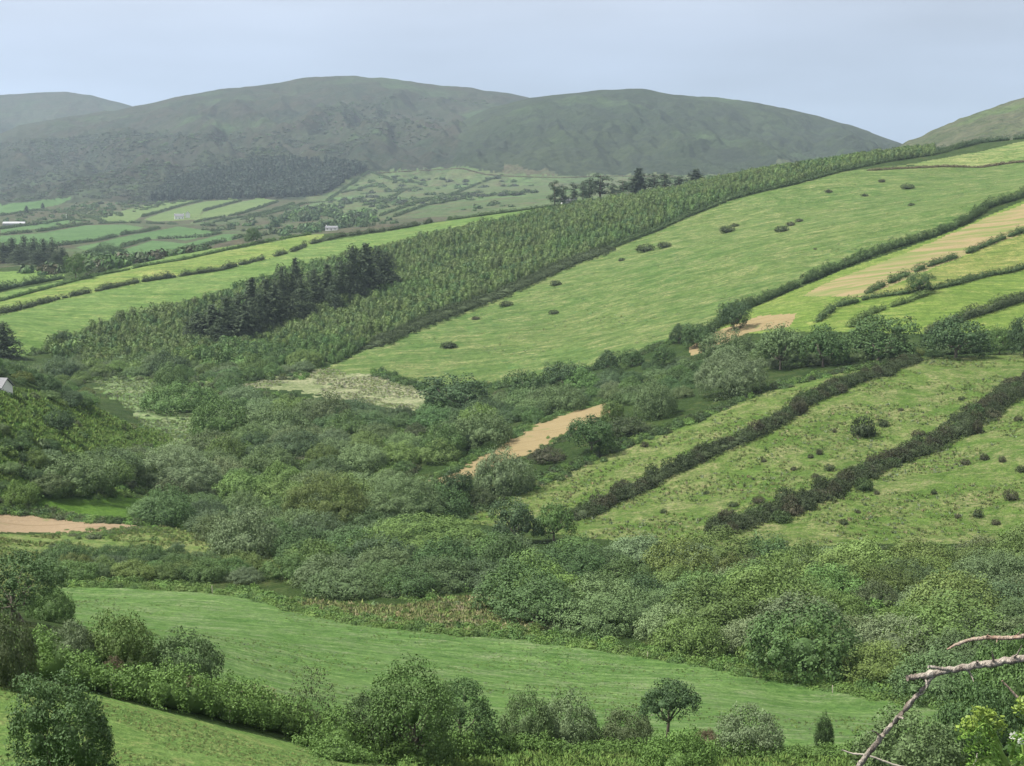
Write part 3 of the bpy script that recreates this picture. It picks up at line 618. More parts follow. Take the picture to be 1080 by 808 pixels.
# ------------------------------------------------------------------ scrub and trees that stand out: row, kind, label, category, column, base row, width, height, tint
B = 'bush'; T = 'tree'
HAND = [
 ('willow_bush','bigwillow','large grey green willow dome at the foot of the gorse field, below the cut strip',B,427,546,92,44,'willow'),
 ('olive_bush','bigwillow','tall yellowish olive green bush standing out in the middle of the valley scrub',B,345,556,88,54,'olive'),
 ('hazel_bush','bigwillow','very wide bright green mound just below the tip of the gorse field',B,443,590,150,44,'hazel'),
 ('willow_bush','willow','silvery willow dome left of the yellowish olive bush, by the weedy ground',B,258,586,86,44,'sage'),
 ('alder_bush','alder','dark green dome on the end of the green bank above the bare soil',B,176,553,58,32,'ash'),
 ('willow_bush','bigwillow','large silvery willow mound above the green bank on the left',B,182,516,100,44,'sage'),
 ('hazel_bush','alder','rounded yellow green bush at the lower end of the pale marsh',B,238,488,44,28,'hazel'),
 ('willow_bush','willow','long grey green willow mound left of the silvery mound above the green bank',B,80,512,80,30,'willow'),
 ('lime_bush','alder','bright green bush at the left edge just above the bare soil',B,21,533,36,25,'lime'),
 ('alder_tree','tree','dark green bushy tree alone on the bracken slope below the cottage',T,62,458,34,26,'dark'),
 ('willow_bush','willow','broad grey willow below the dark fir at the left edge of the plantation',B,64,400,44,22,'teal'),
 ('willow_bush','willow','wide domed willow at the right of the pale marsh, nearest its upper end',B,190,434,80,28,'alder'),
 ('willow_bush','willow','big rounded dark green willow dome between marsh and bog meadow',B,232,460,66,38,'alder'),
 ('willow_bush','willow','grey green dome right behind the yellow green bush by the marsh',B,290,462,70,34,'willow'),
 ('blackthorn_bush','hawth','brownish grey bush at the near edge of the whitish bog meadow',B,350,447,44,30,'blackthorn'),
 ('alder_tree','tree','broad dark green tree at the near corner of the hill pasture, beside the bog meadow',T,480,437,76,40,'dark'),
 ('alder_tree','tree','pointed green tree right of the broad dark tree below the hill pasture',T,556,424,46,32,'ash'),
 ('alder_tree','tree','round dark tree on the lower edge of the hill pasture, above the cut strip',T,595,412,48,29,'dark'),
 ('willow_bush','willow','grey willow dome directly above the top end of the cut strip',B,594,433,48,27,'willow'),
 ('willow_bush','willow','long grey green willow at the upper left of the cut strip',B,508,470,66,36,'willow'),
 ('alder_bush','alder','dark green dome left of the cut strip with paler willow behind',B,468,482,50,34,'alder'),
 ('willow_bush','willow','round silvery willow at the bottom tip of the cut strip',B,530,518,60,42,'sage'),
 ('hawthorn_tree','tree','dark hawthorn left of the round silvery willow at the tip of the cut strip',T,482,534,40,38,'dark'),
 ('blackthorn_bush','hawth','brownish low bush in front of the dark hawthorn at the tip of the cut strip',B,508,534,34,20,'blackthorn'),
 ('hawthorn_tree','tree','large dark green hawthorn on the lower right side of the cut strip',T,624,480,50,40,'ash'),
 ('blackthorn_bush','hawth','brown green bush between the silvery willow and the large hawthorn by the cut strip',B,578,486,40,14,'gorseb'),
 ('hawthorn_tree','tree','small light green tree on the top end of the cut strip',T,646,447,26,24,'hazel'),
 ('willow_bush','willow','grey willow with visible stems right of the top end of the cut strip',B,690,440,48,36,'willow'),
 ('gorse_bush','hawth','dark gorse along the field edge right of the cut strip, below the grey willow',B,662,458,50,18,'gorse'),
 ('willow_bush','bigwillow','biggest grey willow dome, alone at the upper left of the gorse field',B,770,417,80,46,'sage'),
 ('willow_bush','willow','grey green willow behind the biggest willow dome of the tree row',B,768,380,62,30,'willow'),
 ('hawthorn_tree','tree','leafy grey green tree right of the biggest willow dome',T,823,390,58,44,'willow'),
 ('hawthorn_tree','tree','dark green tree in the row between the grey green tree and the wide dome',T,868,387,52,42,'ash'),
 ('oak_tree','tree','wide domed dark tree in the row above the gorse field',T,926,381,84,46,'ash'),
 ('hawthorn_tree','tree','wide dark tree right of the domed one in the row above the gorse field',T,1008,378,66,42,'dark'),
 ('ash_tree','tree','mid green tree right of the wide dark tree in the hedgerow',T,1054,374,32,28,'alder'),
 ('ash_tree','tree','tall dark tree cut by the right edge of the picture',T,1080,376,36,42,'dark'),
 ('hawthorn_tree','tree','round bush tree at the lower end of the small hay field',T,735,366,36,24,'ash'),
 ('hawthorn_tree','tree','dark upright tree at the left end of the hedge below the hill pasture',T,774,348,34,28,'dark'),
 ('hawthorn_tree','tree','slender tree on the pasture edge left of the small hay field',T,699,386,28,20,'ash'),
 ('hawthorn_tree','tree','bushy dark tree on the lower pasture edge over the row of willows',T,641,394,28,24,'dark'),
 ('hawthorn_tree','tree','round tree next to the bushy dark one on the lower pasture edge',T,667,386,24,18,'ash'),
 ('hawthorn_tree','tree','small dark tree with a flat top on the pasture edge by the small hay field',T,716,362,20,20,'dark'),
 ('hawthorn_tree','tree','lone windswept tree in the hedge between two mown fields on the right',T,970,309,28,21,'ash'),
 ('alder_tree','tree','dark teal tree in the scrub at the lower end of the first gorse band',T,543,573,54,46,'teal'),
 ('alder_tree','tree','green tree leaning right beside the dark teal tree',T,584,571,46,40,'alder'),
 ('gorse_bush','gorse','dark gorse clump in the middle of the field between the two gorse bands',B,910,460,26,20,'gorse'),
 ('alder_tree','tree','round tree at the left end of the plantation on the ridge field edge',T,69,366,20,17,'dark'),
 ('fir_tree','fir','dark broad fir on the left edge in front of the ridge field',T,4,376,46,38,'conifer'),
 ('ash_tree','tree','round leafy tree on the ridge hedge at the left, beside the bright field',T,80,295,25,27,'alder'),
 ('ash_tree','tree','round dark tree on the skyline of the ridge field',T,267,257,17,16,'ash'),
 ('alder_bush','willow','broad dark clump in the far valley behind the round leafy tree',B,113,273,40,15,'ash'),
 ('fir_tree','conifer','small dark fir above the far valley fields, taller of two at the left',T,28,226,8,9,'conifer'),
 ('fir_tree','conifer','small dark fir above the far valley fields, right of the taller one',T,45,220,6,6,'conifer'),
 ('hazel_bush','willow','pale green mound at the right end of the plantation foot by the bog meadow',B,322,386,42,16,'hazel'),
 ('alder_bush','alder','dark brownish green dome in front of the plantation, above the marsh',B,178,397,46,24,'dark'),
 ('alder_bush','alder','mid green dome right of the dark one in front of the plantation',B,180,406,36,22,'alder'),
]
placed = []
for nm, kd, lab, cat, px, py, wp, hp, tk in HAND:
    o = put(nm, kd, lab, cat, px, py, wp, hp, tk, group=None, d0=60)
    placed.append((o.location.x, o.location.y, wp * o.location.y / FPX * .5))

# fir stand on the plantation slope
for i, (px, py, wp, hp) in enumerate([(208,362,34,34),(224,363,34,40),(240,360,32,44),(252,356,32,46),(266,350,32,50),(282,345,30,50),(298,340,30,52),(312,335,28,54),(318,341,28,44),(332,328,26,46),(346,324,28,44),(360,320,28,46),(372,318,30,50),(386,313,34,50),(399,308,34,46),(408,306,28,36),(290,348,26,40),(274,354,26,40),(352,330,24,34),(258,362,26,34),(232,366,28,26)]):
    put('fir_tree', 'conifer' if i % 3 == 1 else 'fir', 'X', T, px, py, wp * 1.3, hp * rng.uniform(1.0, 1.25), 'conifer', 'fir stand in the young plantation', 300)
for i, (px, py, wp, hp) in enumerate([(4,277,24,22),(14,276,20,26),(26,276,20,28),(36,277,20,27),(46,278,20,27),(56,278,16,27),(66,280,16,20),(20,279,20,20),(40,281,22,18),(60,282,20,16)]):
    put('fir_tree', 'fir', 'X', T, px, py, wp * 1.25, hp, 'conifer', 'fir clump beyond the ridge', 1150, 1700)
for i, (px, top, wp, kd, lab) in enumerate([(585,190,15,'pine','tall thin pine at the left end of the ridge row, with bare stem'),(594,195,13,'pine',None),(605,193,15,'pine',None),(615,192,15,'pine',None),
      (622,188,14,'pine',None),(633,184,26,'pine','widest dark pine of the row on the ridge'),(657,191,20,'pine',None),(674,178,23,'conifer','tallest pointed fir of the row on the ridge'),(690,184,22,'pine',None),(701,183,24,'pine',None),(716,186,22,'pine',None),(734,179,24,'conifer','pointed fir at the right end of the row on the ridge'),(646,194,12,'pine',None),(667,188,14,'pine',None)]):
    put_top('pine_tree' if kd == 'pine' else 'fir_tree', kd, lab or 'dark open crowned pine in the row along the ridge', T, px, 1235 + 14 * (i % 3), top - 1, wp * 1.4, 'pine', 'pine row along the ridge')

# gorse dots on the pastures
dots = [(586,300,12),(534,322,13),(584,330,10),(681,264,17),(701,260,13),(656,274,7),(767,244,15),(775,238,8),(825,243,13),(834,237,9),(843,233,8),(961,216,7),(892,274,7),(792,317,10),(801,318,7),(874,202,8),(957,198,12),(930,191,7),(473,366,15),(502,336,8),(912,206,7),(860,262,4)]
for px, py, wp in dots:
    put('gorse_bush', 'gorse', 'low dark gorse bush scattered on the big hill pasture', B, px, py + 1, wp * 1.15, wp * .42, 'gorseb' if rng.random() < .4 else 'gorse', 'gorse bushes on the hill pasture', 300)
dots = [(864,478,8),(855,482,6),(837,495,6),(875,495,9),(860,503,7),(805,486,6),(800,529,10),(773,533,8),(969,459,12),(1038,484,10),(1018,489,10),(1066,526,14),(1032,544,10),(1057,486,8),(931,448,9),(1014,421,6),(1074,443,8),(1077,496,10),(680,470,7),(745,520,6),(700,540,6),(905,540,6),(985,520,7),(1010,545,6),(890,552,8),(1050,552,9),(950,432,5),(880,455,5),(795,505,4),(925,520,5)]
for px, py, wp in dots:
    put('gorse_bush', 'gorse', 'small dark gorse bush dotted over the rough gorse fields', B, px, py + 1, wp * rng.uniform(1.0, 1.5), wp * rng.uniform(.6, .8), 'gorseb' if rng.random() < .5 else 'gorse', 'gorse bushes in the rough fields', 200)

# ------------------------------------------------------------------ hedges
def line_pts(px, step, d0, d1):
    P = np.array(px, float); Q = []
    for a, b in zip(P[:-1], P[1:]):
        k = max(1, int(np.hypot(*(b - a)) / 3)); Q += [a + (b - a) * t / k for t in range(k)]
    Q.append(P[-1]); Q = np.array(Q); W = at(Q[:, 0], Q[:, 1], d0, d1)[:, :2]
    s = np.r_[0, np.cumsum(np.linalg.norm(np.diff(W, axis=0), axis=1))]
    if s[-1] < step: return W
    q = np.arange(0, s[-1], step); return np.c_[np.interp(q, s, W[:, 0]), np.interp(q, s, W[:, 1])]
def hedge_geo(W, width, height, puff, leaf, dens, seed, step_, var=.35, gap=0, core=True, taper=True, cap=.0):
    r = np.random.default_rng(seed); T_ = unit(np.gradient(W, axis=0)); Nr = np.c_[-T_[:, 1], T_[:, 0]]; n = len(W)
    s = np.arange(n); hv = 1 + var * 2 * fbm(s * .23 + seed * 3.1, s * 0 + .5, seed, 3); wv = 1 + .5 * fbm(s * .17 + 9, s * 0 + seed * 1.7, seed + 5, 2)
    if taper: e = np.clip(np.minimum(s, n - 1 - s) / 3 + .35, 0, 1); hv = hv * e; wv = wv * e
    hv = hv * r.uniform(.75, 1.2, n); wv = wv * r.uniform(.8, 1.2, n)
    keep = fbm(s * .19 + seed, s * 0 + 2.2, seed + 9, 2) > gap - .5
    Cs = []; Rs = []; Os = []; parts = []; per = max(3, int((width * .5 + height) * step_ * 2.6 / (puff * puff * 1.5)))
    for i in range(n):
        if not keep[i]: continue
        w2 = width * .5 * max(.3, wv[i]); h = height * max(.25, hv[i]); z0 = float(hgt(*W[i])); al = r.uniform(.02, .98, per) * pi
        off = np.cos(al) * w2 * r.uniform(.75, 1.08, per); up = (np.sin(al) ** .7) * (h - puff * .6) * r.uniform(.6, 1.15, per)
        c = np.c_[W[i] + Nr[i] * off[:, None] + T_[i] * r.normal(size=(per, 1)) * puff * .6, up]; c[:, 2] += hgt(c[:, 0], c[:, 1])
        Cs.append(c); Rs.append(puff * r.uniform(.6, 1.35, per)); Os.append(unit(np.c_[Nr[i] * np.cos(al)[:, None], np.sin(al) + .25]))
        if core: parts.append(blob(np.array([W[i][0], W[i][1], z0 + h * .25]), np.array([w2 * .55 + .1, w2 * .55 + .1, h * .32])))
    if not Cs: return None
    parts.append(puff_leaves(np.concatenate(Cs), np.concatenate(Rs), np.concatenate(Os), leaf, dens, r, .3, .65))
    return merge(parts)
hs = [1000]
def hedge(name, px, width, height, puff, leaf, tk, label, dens=.7, group=None, gap=0, d0=30, d1=9000, step=None, var=.35, cat='hedge'):
    hs[0] += 1; st_ = step or max(puff * 1.5, width * .3); W = line_pts(px, st_, d0, d1); g = hedge_geo(W, width, height, puff, leaf, dens, hs[0], st_, var, gap)
    if g is None: return
    V, F, S = g; o0 = np.array([W[0][0], W[0][1], float(hgt(*W[0]))]); o = link(name, mesh_np(name, V - o0, F, LEAF, tint=np.repeat(S[:, None], 3, 1)), None, o0); o.color = tint(tk, .04)
    return tag(o, label, cat, group)
G1 = [(606,549),(640,533),(661,524),(720,493),(760,474),(803,457),(854,424),(880,411),(907,401),(935,392),(966,380)]
G2 = [(752,563),(790,551),(820,541),(870,524),(921,497),(945,487),(971,477),(1008,457),(1038,434),(1080,410),(1150,372)]
hedge('gorse_hedge', G1, 5.8, 2.0, .6, .28, 'gorse', 'upper band of dark brownish gorse crossing the rough field diagonally', .9, var=.4)
hedge('gorse_hedge', G2, 8.0, 2.2, .6, .28, 'gorse', 'lower and widest band of dark gorse running to the right edge', .9, var=.4)
for k, (gx, wd) in enumerate(((G1, 4.5), (G2, 6.0))):     # heather-brown bushes that grow in the two gorse bands
    W = line_pts(gx, 1.5 if k else 1.9, 100, 900)
    for p in W:
        if rng.random() < .8:
            q = p + rng.normal(size=2) * wd * .34
            plant('gorse_bush', PR['gorse'][rng.integers(4)], ('dark gorse bush growing within the lower wide gorse band' if k else 'dark gorse bush growing within the upper gorse band'), B, q, rng.uniform(1.2, 2.5), rng.uniform(1.7, 3.3), 'gorseb' if rng.random() < .38 else 'gorse' if rng.random() < .7 else 'hedge', 'bushes in the lower gorse band' if k else 'bushes in the upper gorse band')
hedge('hedgerow', [(735,362),(777,329),(805,319),(830,307),(887,283),(937,264),(988,248),(1021,234),(1041,220),(1080,208),(1180,175)], 3.6, 3.8, .8, .42, 'hedge', 'tall dark hedge along the lower edge of the hill pasture, above the hay field', .9, d0=400)
hedge('hedgerow', [(914,310),(947,295),(974,283),(1011,271),(1034,262),(1058,252),(1085,243),(1180,200)], 3.0, 2.4, .7, .4, 'hedge', 'gappy dark hedge between the hay field and the mown field below it', gap=.28, d0=400)
hedge('hedgerow', [(862,340),(880,325),(917,315),(954,310),(982,306),(1010,300),(1043,291),(1067,287),(1085,282),(1180,240)], 3.0, 2.2, .7, .4, 'hedge', 'hedge with the lone windswept tree, between the two mown fields', gap=.1, d0=400)
hedge('hedgerow', [(890,350),(905,338),(926,328),(954,320),(982,309)], 2.6, 2.0, .6, .4, 'hazel', 'short pale green hedge branching below the lone windswept tree', gap=.1, d0=400)
hedge('gorse_hedge', [(978,352),(995,346),(1019,336),(1043,329),(1066,321),(1085,315),(1180,280)], 4.2, 3.4, .8, .4, 'gorse', 'dark gorse hedge at the right edge between the two lowest mown fields', d0=400)
hedge('hedgerow', [(640,432),(690,412),(735,388),(790,376),(850,372),(900,374),(960,372),(1000,374),(1050,370),(1090,366)], 4.5, 3.0, .8, .4, 'hedge', 'continuous dark hedge under the tree row above the gorse field', d0=350)
hedge('gorse_hedge', [(386,368),(398,363),(430,349),(470,333),(487,328),(530,311),(560,298),(594,282),(625,270),(644,262)], 15, 3.0, .8, .45, 'gorse', 'broad brown gorse band along the lower edge of the young plantation', .8, d0=500)
hedge('hedgerow', [(644,262),(670,252),(694,243),(720,231),(770,211),(800,203),(837,195),(887,181),(934,171),(987,163),(1020,154)], 5, 3.0, .9, .5, 'hedge', 'dark hedge along the upper part of the plantation edge', .8, d0=600, d1=1350)
hedge('hedgerow', [(985,160),(1010,157),(1034,151),(1054,149),(1082,146),(1180,118)], 4, 3.5, .9, .55, 'dark', 'dark hedge on the skyline at the upper right', d0=900, d1=1350)
hedge('grassy_wall', [(915,180),(950,178),(994,176),(1034,177),(1060,173),(1085,170)], 3, 1.3, .6, .5, 'brown', 'low brown overgrown wall crossing the top of the hill pasture', gap=.1, d0=800, cat='wall')
# ridge hedges
hedge('gorse_hedge', [(-30,338),(0,331),(28,325),(56,317),(89,310),(130,301),(160,296),(200,290),(233,285),(260,278),(284,272),(310,265),(330,257),(359,250),(389,246),(411,243),(431,240),(459,234)], 4, 2.8, .8, .5, 'gorse', 'long dark gorse hedge running up the ridge between its two fields', gap=.22, var=.6, d0=500, d1=1400)
hedge('hedgerow', [(459,234),(500,229),(560,221),(600,216),(640,211),(668,209)], 3, 2.4, .8, .5, 'hedge', 'dark hedge along the ridge crest below the pine row', gap=.1, d0=900, d1=1400)
hedge('hedge_bank', [(-20,322),(0,318),(37,308),(74,298),(102,291),(139,284),(150,281),(195,274),(239,264),(276,256),(310,250),(345,245)], 2.5, 1.8, .6, .5, 'alder', 'low green bank dividing the pale upper fields of the ridge', d0=500, d1=1400)
hedge('hedgerow', [(-20,312),(0,307),(18,303),(46,298),(66,294)], 5, 4, 1.0, .6, 'dark', 'thick dark hedge below the bright little field at the left', d0=600, d1=1400)
hedge('gorse_hedge', [(92,292),(120,282),(140,277),(160,273),(189,266),(209,262),(239,256),(257,251)], 5, 3.0, .9, .6, 'gorse', 'straggling dark hedge along the crest of the ridge at the left', gap=.2, d0=800, d1=1450)
hedge('gorse_hedge', [(431,259),(445,253),(460,249),(500,243),(520,241)], 6, 2.2, .8, .5, 'gorse', 'dark gorse patch at the top corner of the young plantation', d0=700, d1=1400)
hedge('gorse_hedge', [(300,289),(330,281),(360,274),(382,269)], 4, 2.0, .8, .5, 'hedge', 'low dark hedge between the fir stand and the ridge field', d0=700, gap=.2)
FH = [
 [(0,248),(45,244),(89,237),(134,235),(160,236),(187,237)], [(65,259),(104,254),(134,247),(150,245),(168,241)], [(129,261),(160,252),(177,252),(217,250),(233,246)],
 [(150,229),(172,223),(195,216),(214,212)], [(214,223),(239,216),(254,212)], [(205,235),(224,231),(254,226),(276,219),(293,213)], [(224,235),(269,227),(299,219),(310,215)],
 [(254,232),(284,226),(310,219)], [(0,242),(52,235),(71,232),(95,234)], [(300,222),(321,215),(345,213)], [(300,229),(330,221),(343,217)], [(383,217),(407,213),(426,201),(441,198)],
 [(345,212),(389,181)], [(389,181),(413,190),(449,194)], [(401,228),(434,216),(470,207),(510,203)], [(416,229),(449,217),(500,208),(560,203)], [(355,205),(390,197),(420,191)], [(530,185),(500,196),(455,215)],
 [(0,228),(40,222),(80,225),(112,235)], [(160,271),(210,261),(257,250)], [(0,264),(30,262),(65,259)],
]
for k, q in enumerate(FH):
    hedge('hedgerow', q, 4.5, 3.4, 1.5, 1.3, 'hedge', 'thin dark hedge dividing the far valley fields', .6, 'hedges of the far valley', gap=.12, d0=1280, d1=3900, step=3.5)
hedge('stone_wall', [(396,183),(430,181),(487,178),(510,184),(530,186),(560,187),(593,188),(637,186),(720,187)], 2, 1.6, .9, 1.2, 'brown', 'pale old field wall along the foot of the far hill', .6, d0=1800, d1=3900, step=4, var=.1, cat='wall')

# ------------------------------------------------------------------ scattered growth
def inside(poly, n, d0=30, d1=9000):
    """points spread evenly over the ground of a photo outline"""
    W = outline(poly, 8, d0, d1)[:, :2]; lo, hi = W.min(0), W.max(0); res = np.zeros((0, 2)); tries = 0
    while len(res) < n and tries < 40:
        q = rng.uniform(lo, hi, (n * 2, 2)); res = np.r_[res, q[tri_in(W, q[:, 0], q[:, 1])]]; tries += 1
    return res[:n]
def spaced(Pn, dmin, occ=()):
    """dart throwing; occ: (x, y, radius) already taken"""
    cell = {}; keep = []
    for x, y in occ and Pn[np.all([np.hypot(Pn[:, 0] - a, Pn[:, 1] - b) > c for a, b, c in occ], axis=0)] if occ else Pn:
        i, j = int(x // dmin), int(y // dmin); ok = True
        for a in (-1, 0, 1):
            for b in (-1, 0, 1):
                for q in cell.get((i + a, j + b), ()):
                    if (q[0] - x) ** 2 + (q[1] - y) ** 2 < dmin * dmin: ok = False; break
        if ok: cell.setdefault((i, j), []).append((x, y)); keep.append((x, y))
    return np.array(keep)
SCRUB = [ # outline, spacing, share of willow / alder / hawthorn, size, where
 ([(500,580),(560,588),(640,590),(700,594),(760,594),(860,588),(960,584),(1080,582),(1180,576),(1180,770),(1080,752),(1000,742),(930,724),(850,710),(760,694),(680,681),(620,671),(560,660),(530,636),(520,610)], 8.2, (.46, .42, .12), (4.4, 7.2), 'in the scrub belt'),
 ([(330,568),(420,566),(505,588),(520,600),(520,620),(470,626),(455,632),(390,630),(320,624),(300,606)], 8.2, (.5, .38, .12), (4.2, 6.8), 'beyond the meadow'),
 ([(160,552),(215,560),(270,585),(330,566),(420,550),(490,544),(470,510),(440,498),(480,480),(540,446),(600,420),(640,398),(600,404),(556,412),(480,432),(440,440),(400,432),(330,420),(262,412),(250,430),(225,445),(265,470),(200,480),(130,490),(90,500),(60,505),(45,515),(140,524)], 9.2, (.58, .30, .12), (4.2, 7.6), 'on the valley floor'),
 ([(60,398),(80,386),(130,384),(230,384),(330,388),(320,400),(250,402),(240,412),(215,436),(170,420),(160,402),(80,402)], 7.2, (.5, .36, .14), (3.4, 6.0), 'above the marsh'),
 ([(-80,440),(0,448),(50,470),(90,488),(130,505),(100,520),(40,525),(0,530),(-80,530)], 4.6, (.35, .3, .35), (2.2, 4.2), 'on the steep bank'),
 ([(-60,384),(0,384),(50,392),(90,404),(95,430),(60,430),(30,410),(0,396),(-60,396)], 4.8, (.3, .4, .3), (2.4, 4.0), 'by the cottage'),
 ([(640,400),(700,384),(760,372),(840,366),(900,368),(960,368),(1000,372),(990,378),(930,378),(860,388),(800,392),(740,404),(720,420),(680,436),(640,428),(600,430),(560,448),(540,440),(590,416)], 7.5, (.4, .3, .3), (2.8, 4.8), 'in the tree row'),
 ([(470,512),(500,498),(520,520),(560,508),(610,480),(660,452),(670,462),(610,492),(560,516),(500,544),(480,540)], 8.0, (.3, .3, .4), (1.4, 2.4), 'by the cut strip'),
 ([(50,612),(55,590),(120,590),(200,592),(255,600),(262,616),(210,614),(150,610),(90,612)], 3.8, (.25, .65, .1), (2.4, 3.6), 'in the thick left hedge'),
]
CN = dict(willow='grey green', sage='silvery green', alder='mid green', hazel='yellow green', ash='deep green', dark='dark green', blackthorn='brownish green', teal='bluish green', olive='olive green', lime='bright green')
CLEAR = [i for i, q in enumerate(REG) if q[0] not in ('bracken_slope', 'rough_grass', 'weedy_field', 'bank', 'green_bank', 'field')]
def reg_at(x, y):
    i = np.clip(np.searchsorted(vg, log(y)), 0, len(vg) - 1); j = np.clip(np.searchsorted(ug, x / y), 0, len(ug) - 1); return reg[i * len(ug) + j]
BOG = next(i for i, q in enumerate(REG) if q[0] == 'bog_meadow'); STRIP = next(i for i, q in enumerate(REG) if q[0] == 'cut_meadow')
def clear(x, y): return reg_at(x, y) in CLEAR or any(reg_at(x * (1 + k / y) + dx, y + k) == STRIP for k in (4, 10, 16, 23, 30) for dx in (-5, 5)) or any(reg_at(x * (1 + k / y), y + k) == STRIP + dk for dk in (1, -STRIP + BOG) for k in (6, 14))
cand = []
for z, (poly, sp, sh, sz, where) in enumerate(SCRUB):
    P_s = spaced(inside(poly, 6000, 100, 760), sp, [(a, b, c * .62) for a, b, c in placed])
    for x, y in P_s:
        if clear(x, y): continue
        q = fbm(x / 40, y / 40, 91, 2) + rng.normal() * .16
        r_ = rng.random(); kd = 'willow' if r_ < sh[0] else 'alder' if r_ < sh[0] + sh[1] else 'hawth'
        tk = {'willow': ('sage' if q > .16 else 'willow' if q > -.3 else 'teal'), 'alder': ('hazel' if q > .10 else 'alder' if q > -.18 else 'ash'), 'hawth': ('blackthorn' if q > .25 else 'ash' if q > -.05 else 'dark')}[kd]
        if kd == 'alder' and rng.random() < .05: tk = 'olive'
        if kd == 'alder' and rng.random() < .05: tk = 'lime'
        cand.append((y, x, kd, tk, sz[0] + (sz[1] - sz[0]) * rng.random() ** 1.4, where))
cand.sort(key=lambda c: c[0])
cnt = {}; rest = []; autos = []
NMB = dict(willow='willow_bush', alder='alder_bush', hawth='hawthorn_bush')
for y, x, kd, tk, R, where in cand:
    cnt[kd] = cnt.get(kd, 0) + 1
    if cnt[kd] > 270 or y > 640: rest.append((x, y, kd, tk, R)); continue
    pr = PR[kd][rng.integers(len(PR[kd]))]; R2 = R * (.72 if kd == 'hawth' else 1)
    autos.append((plant(NMB[kd], pr, 'X', B, (x, y), R2, pr.H * R2 / pr.R * rng.uniform(.72, 1.0), tk, f'{NMB[kd].replace("_bush", "")} bushes {where}', j=.15), tk, where, R2))
print('scrub', cnt, 'rest', len(rest))

def mass(name, items, mat=None):
    """many plants too small to count, one object: items of (V, F, xyz, scale3, rot, colour)"""
    Vs = []; Fs = []; Ts = []; o = 0
    for V, F, p, s, a, c in items:
        v = V * np.array(s); ca, sa = cos(a), sin(a); v = np.c_[v[:, 0] * ca - v[:, 1] * sa, v[:, 0] * sa + v[:, 1] * ca, v[:, 2]] + np.array(p)
        Vs.append(v); Fs.append(F + o); Ts.append(np.broadcast_to(c, v.shape)); o += len(v)
    V = np.concatenate(Vs); return tag(link(name, mesh_np(name, V, np.concatenate(Fs), mat or LEAFS, tint=np.concatenate(Ts))), kind='stuff')
lowb = [crown_geo(dome_lobes(300 + i, 4.5, 4.2, 4), .8, .6, .7, 300 + i, core=.8) for i in range(4)]
def low(x, y, geo, R, Rg, H, Hg, tk, j=.12, sink=.1):
    c = np.array(tint(tk, j)[:3]); c = geo[2][:, None] * c if len(geo) > 2 else c
    return (geo[0], geo[1], (x, y, float(hgt(x, y)) - sink), (R / Rg, R / Rg, H / Hg), rng.uniform(0, 6.28), c)
if rest: mass('distant_scrub', [low(x, y, lowb[rng.integers(4)], R, 4.5, R * .9, 4.2, tk) for x, y, kd, tk, R in rest])
# brambles, bracken and nettles between the bushes
under = [crown_geo([((0, 0, .2), (1.3, 1.3, .75)), ((.8, .5, .1), (.9, .9, .6))], .35, .3, .7, 320 + i, core=.7) for i in range(3)]
it = []
for z, (poly, sp, sh, sz, where) in enumerate(SCRUB[:5]):
    for x, y in spaced(inside(poly, 5000, 100, 760), 3.4)[:1500]:
        it.append(low(x, y, under[rng.integers(3)], rng.uniform(1.2, 2.4), 1.6, rng.uniform(.7, 1.8), 1.0, ['bramble', 'hedge', 'bramble', 'hazel', 'blackthorn', 'willow'][rng.integers(6)], .2))
for x, y in spaced(inside([(-80,420),(20,412),(60,420),(130,444),(190,470),(170,490),(120,492),(140,524),(40,528),(-80,530)], 3000, 150, 480), 3.2):
    if rng.random() < .38: it.append(low(x, y, under[rng.integers(3)], rng.uniform(.8, 2.0), 1.6, rng.uniform(.6, 1.4), 1.0, ['bramble', 'lime', 'ash', 'blackthorn'][rng.integers(4)], .2))
for poly, dn in (([(95,402),(225,404),(225,450),(260,470),(190,478),(150,448)], .09), ([(245,408),(400,392),(470,425),(390,428),(330,416)], .015), ([(60,565),(175,556),(300,592),(160,606),(40,620)], .2), ([(300,632),(480,630),(600,640),(560,672),(380,658)], .3)):
    for x, y in spaced(inside(poly, 3000, 100, 760), 2.6):
        if rng.random() < dn: it.append(low(x, y, under[rng.integers(3)], rng.uniform(.6, 1.7), 1.6, rng.uniform(.4, 1.0), 1.0, ['bramble', 'blackthorn', 'hazel', 'sage'][rng.integers(4)], .2))
print('undergrowth', len(it)); mass('undergrowth', it)

# young plantation: nearest 290 trees one by one, the rest as a mass
PLANT = [(45,372),(100,346),(134,339),(173,327),(230,316),(300,288),(330,283),(382,268),(411,262),(433,258),(474,244),(560,229),(627,216),(667,211),(720,200),(770,189),(837,178),(920,166),(985,158),(987,164),(934,171),(887,180),(837,194),(770,209),(694,240),(594,278),(487,322),(398,360),(350,386),(250,388),(140,388),(90,388)]
sp_ = inside(PLANT, 26000, 560, 1300); sp_ = spaced(sp_, 2.45); sp_ = sp_[np.argsort(sp_[:, 1])]
sap_low = [sap_geo(260 + i, 4.6, 1.8, .52, 150) for i in range(6)]
it = []; ns = 0
for x, y in sp_:
    q = fbm(x / 55, y / 55, 123, 3); h = rng.uniform(2.6, 6.2) * (1 + .6 * fbm(x / 30, y / 30, 7, 2))
    tk = 'sapling' if q > -.02 else 'hazel' if q > -.12 else 'alder'
    if rng.random() < .14: tk = 'hazel'
    if rng.random() < .2: tk = 'ash'
    if ns < 290 and rng.random() < .6:
        ns += 1; plant('young_tree', PR['sapling'][rng.integers(5)], 'slender young broadleaf tree along the lower edge of the plantation', T, (x, y), h * .32, h, tk, 'young trees along the plantation foot', j=.16)
    else: it.append(low(x, y, sap_low[rng.integers(6)], h * .36, 1.5, h, 4.6, tk, .15))
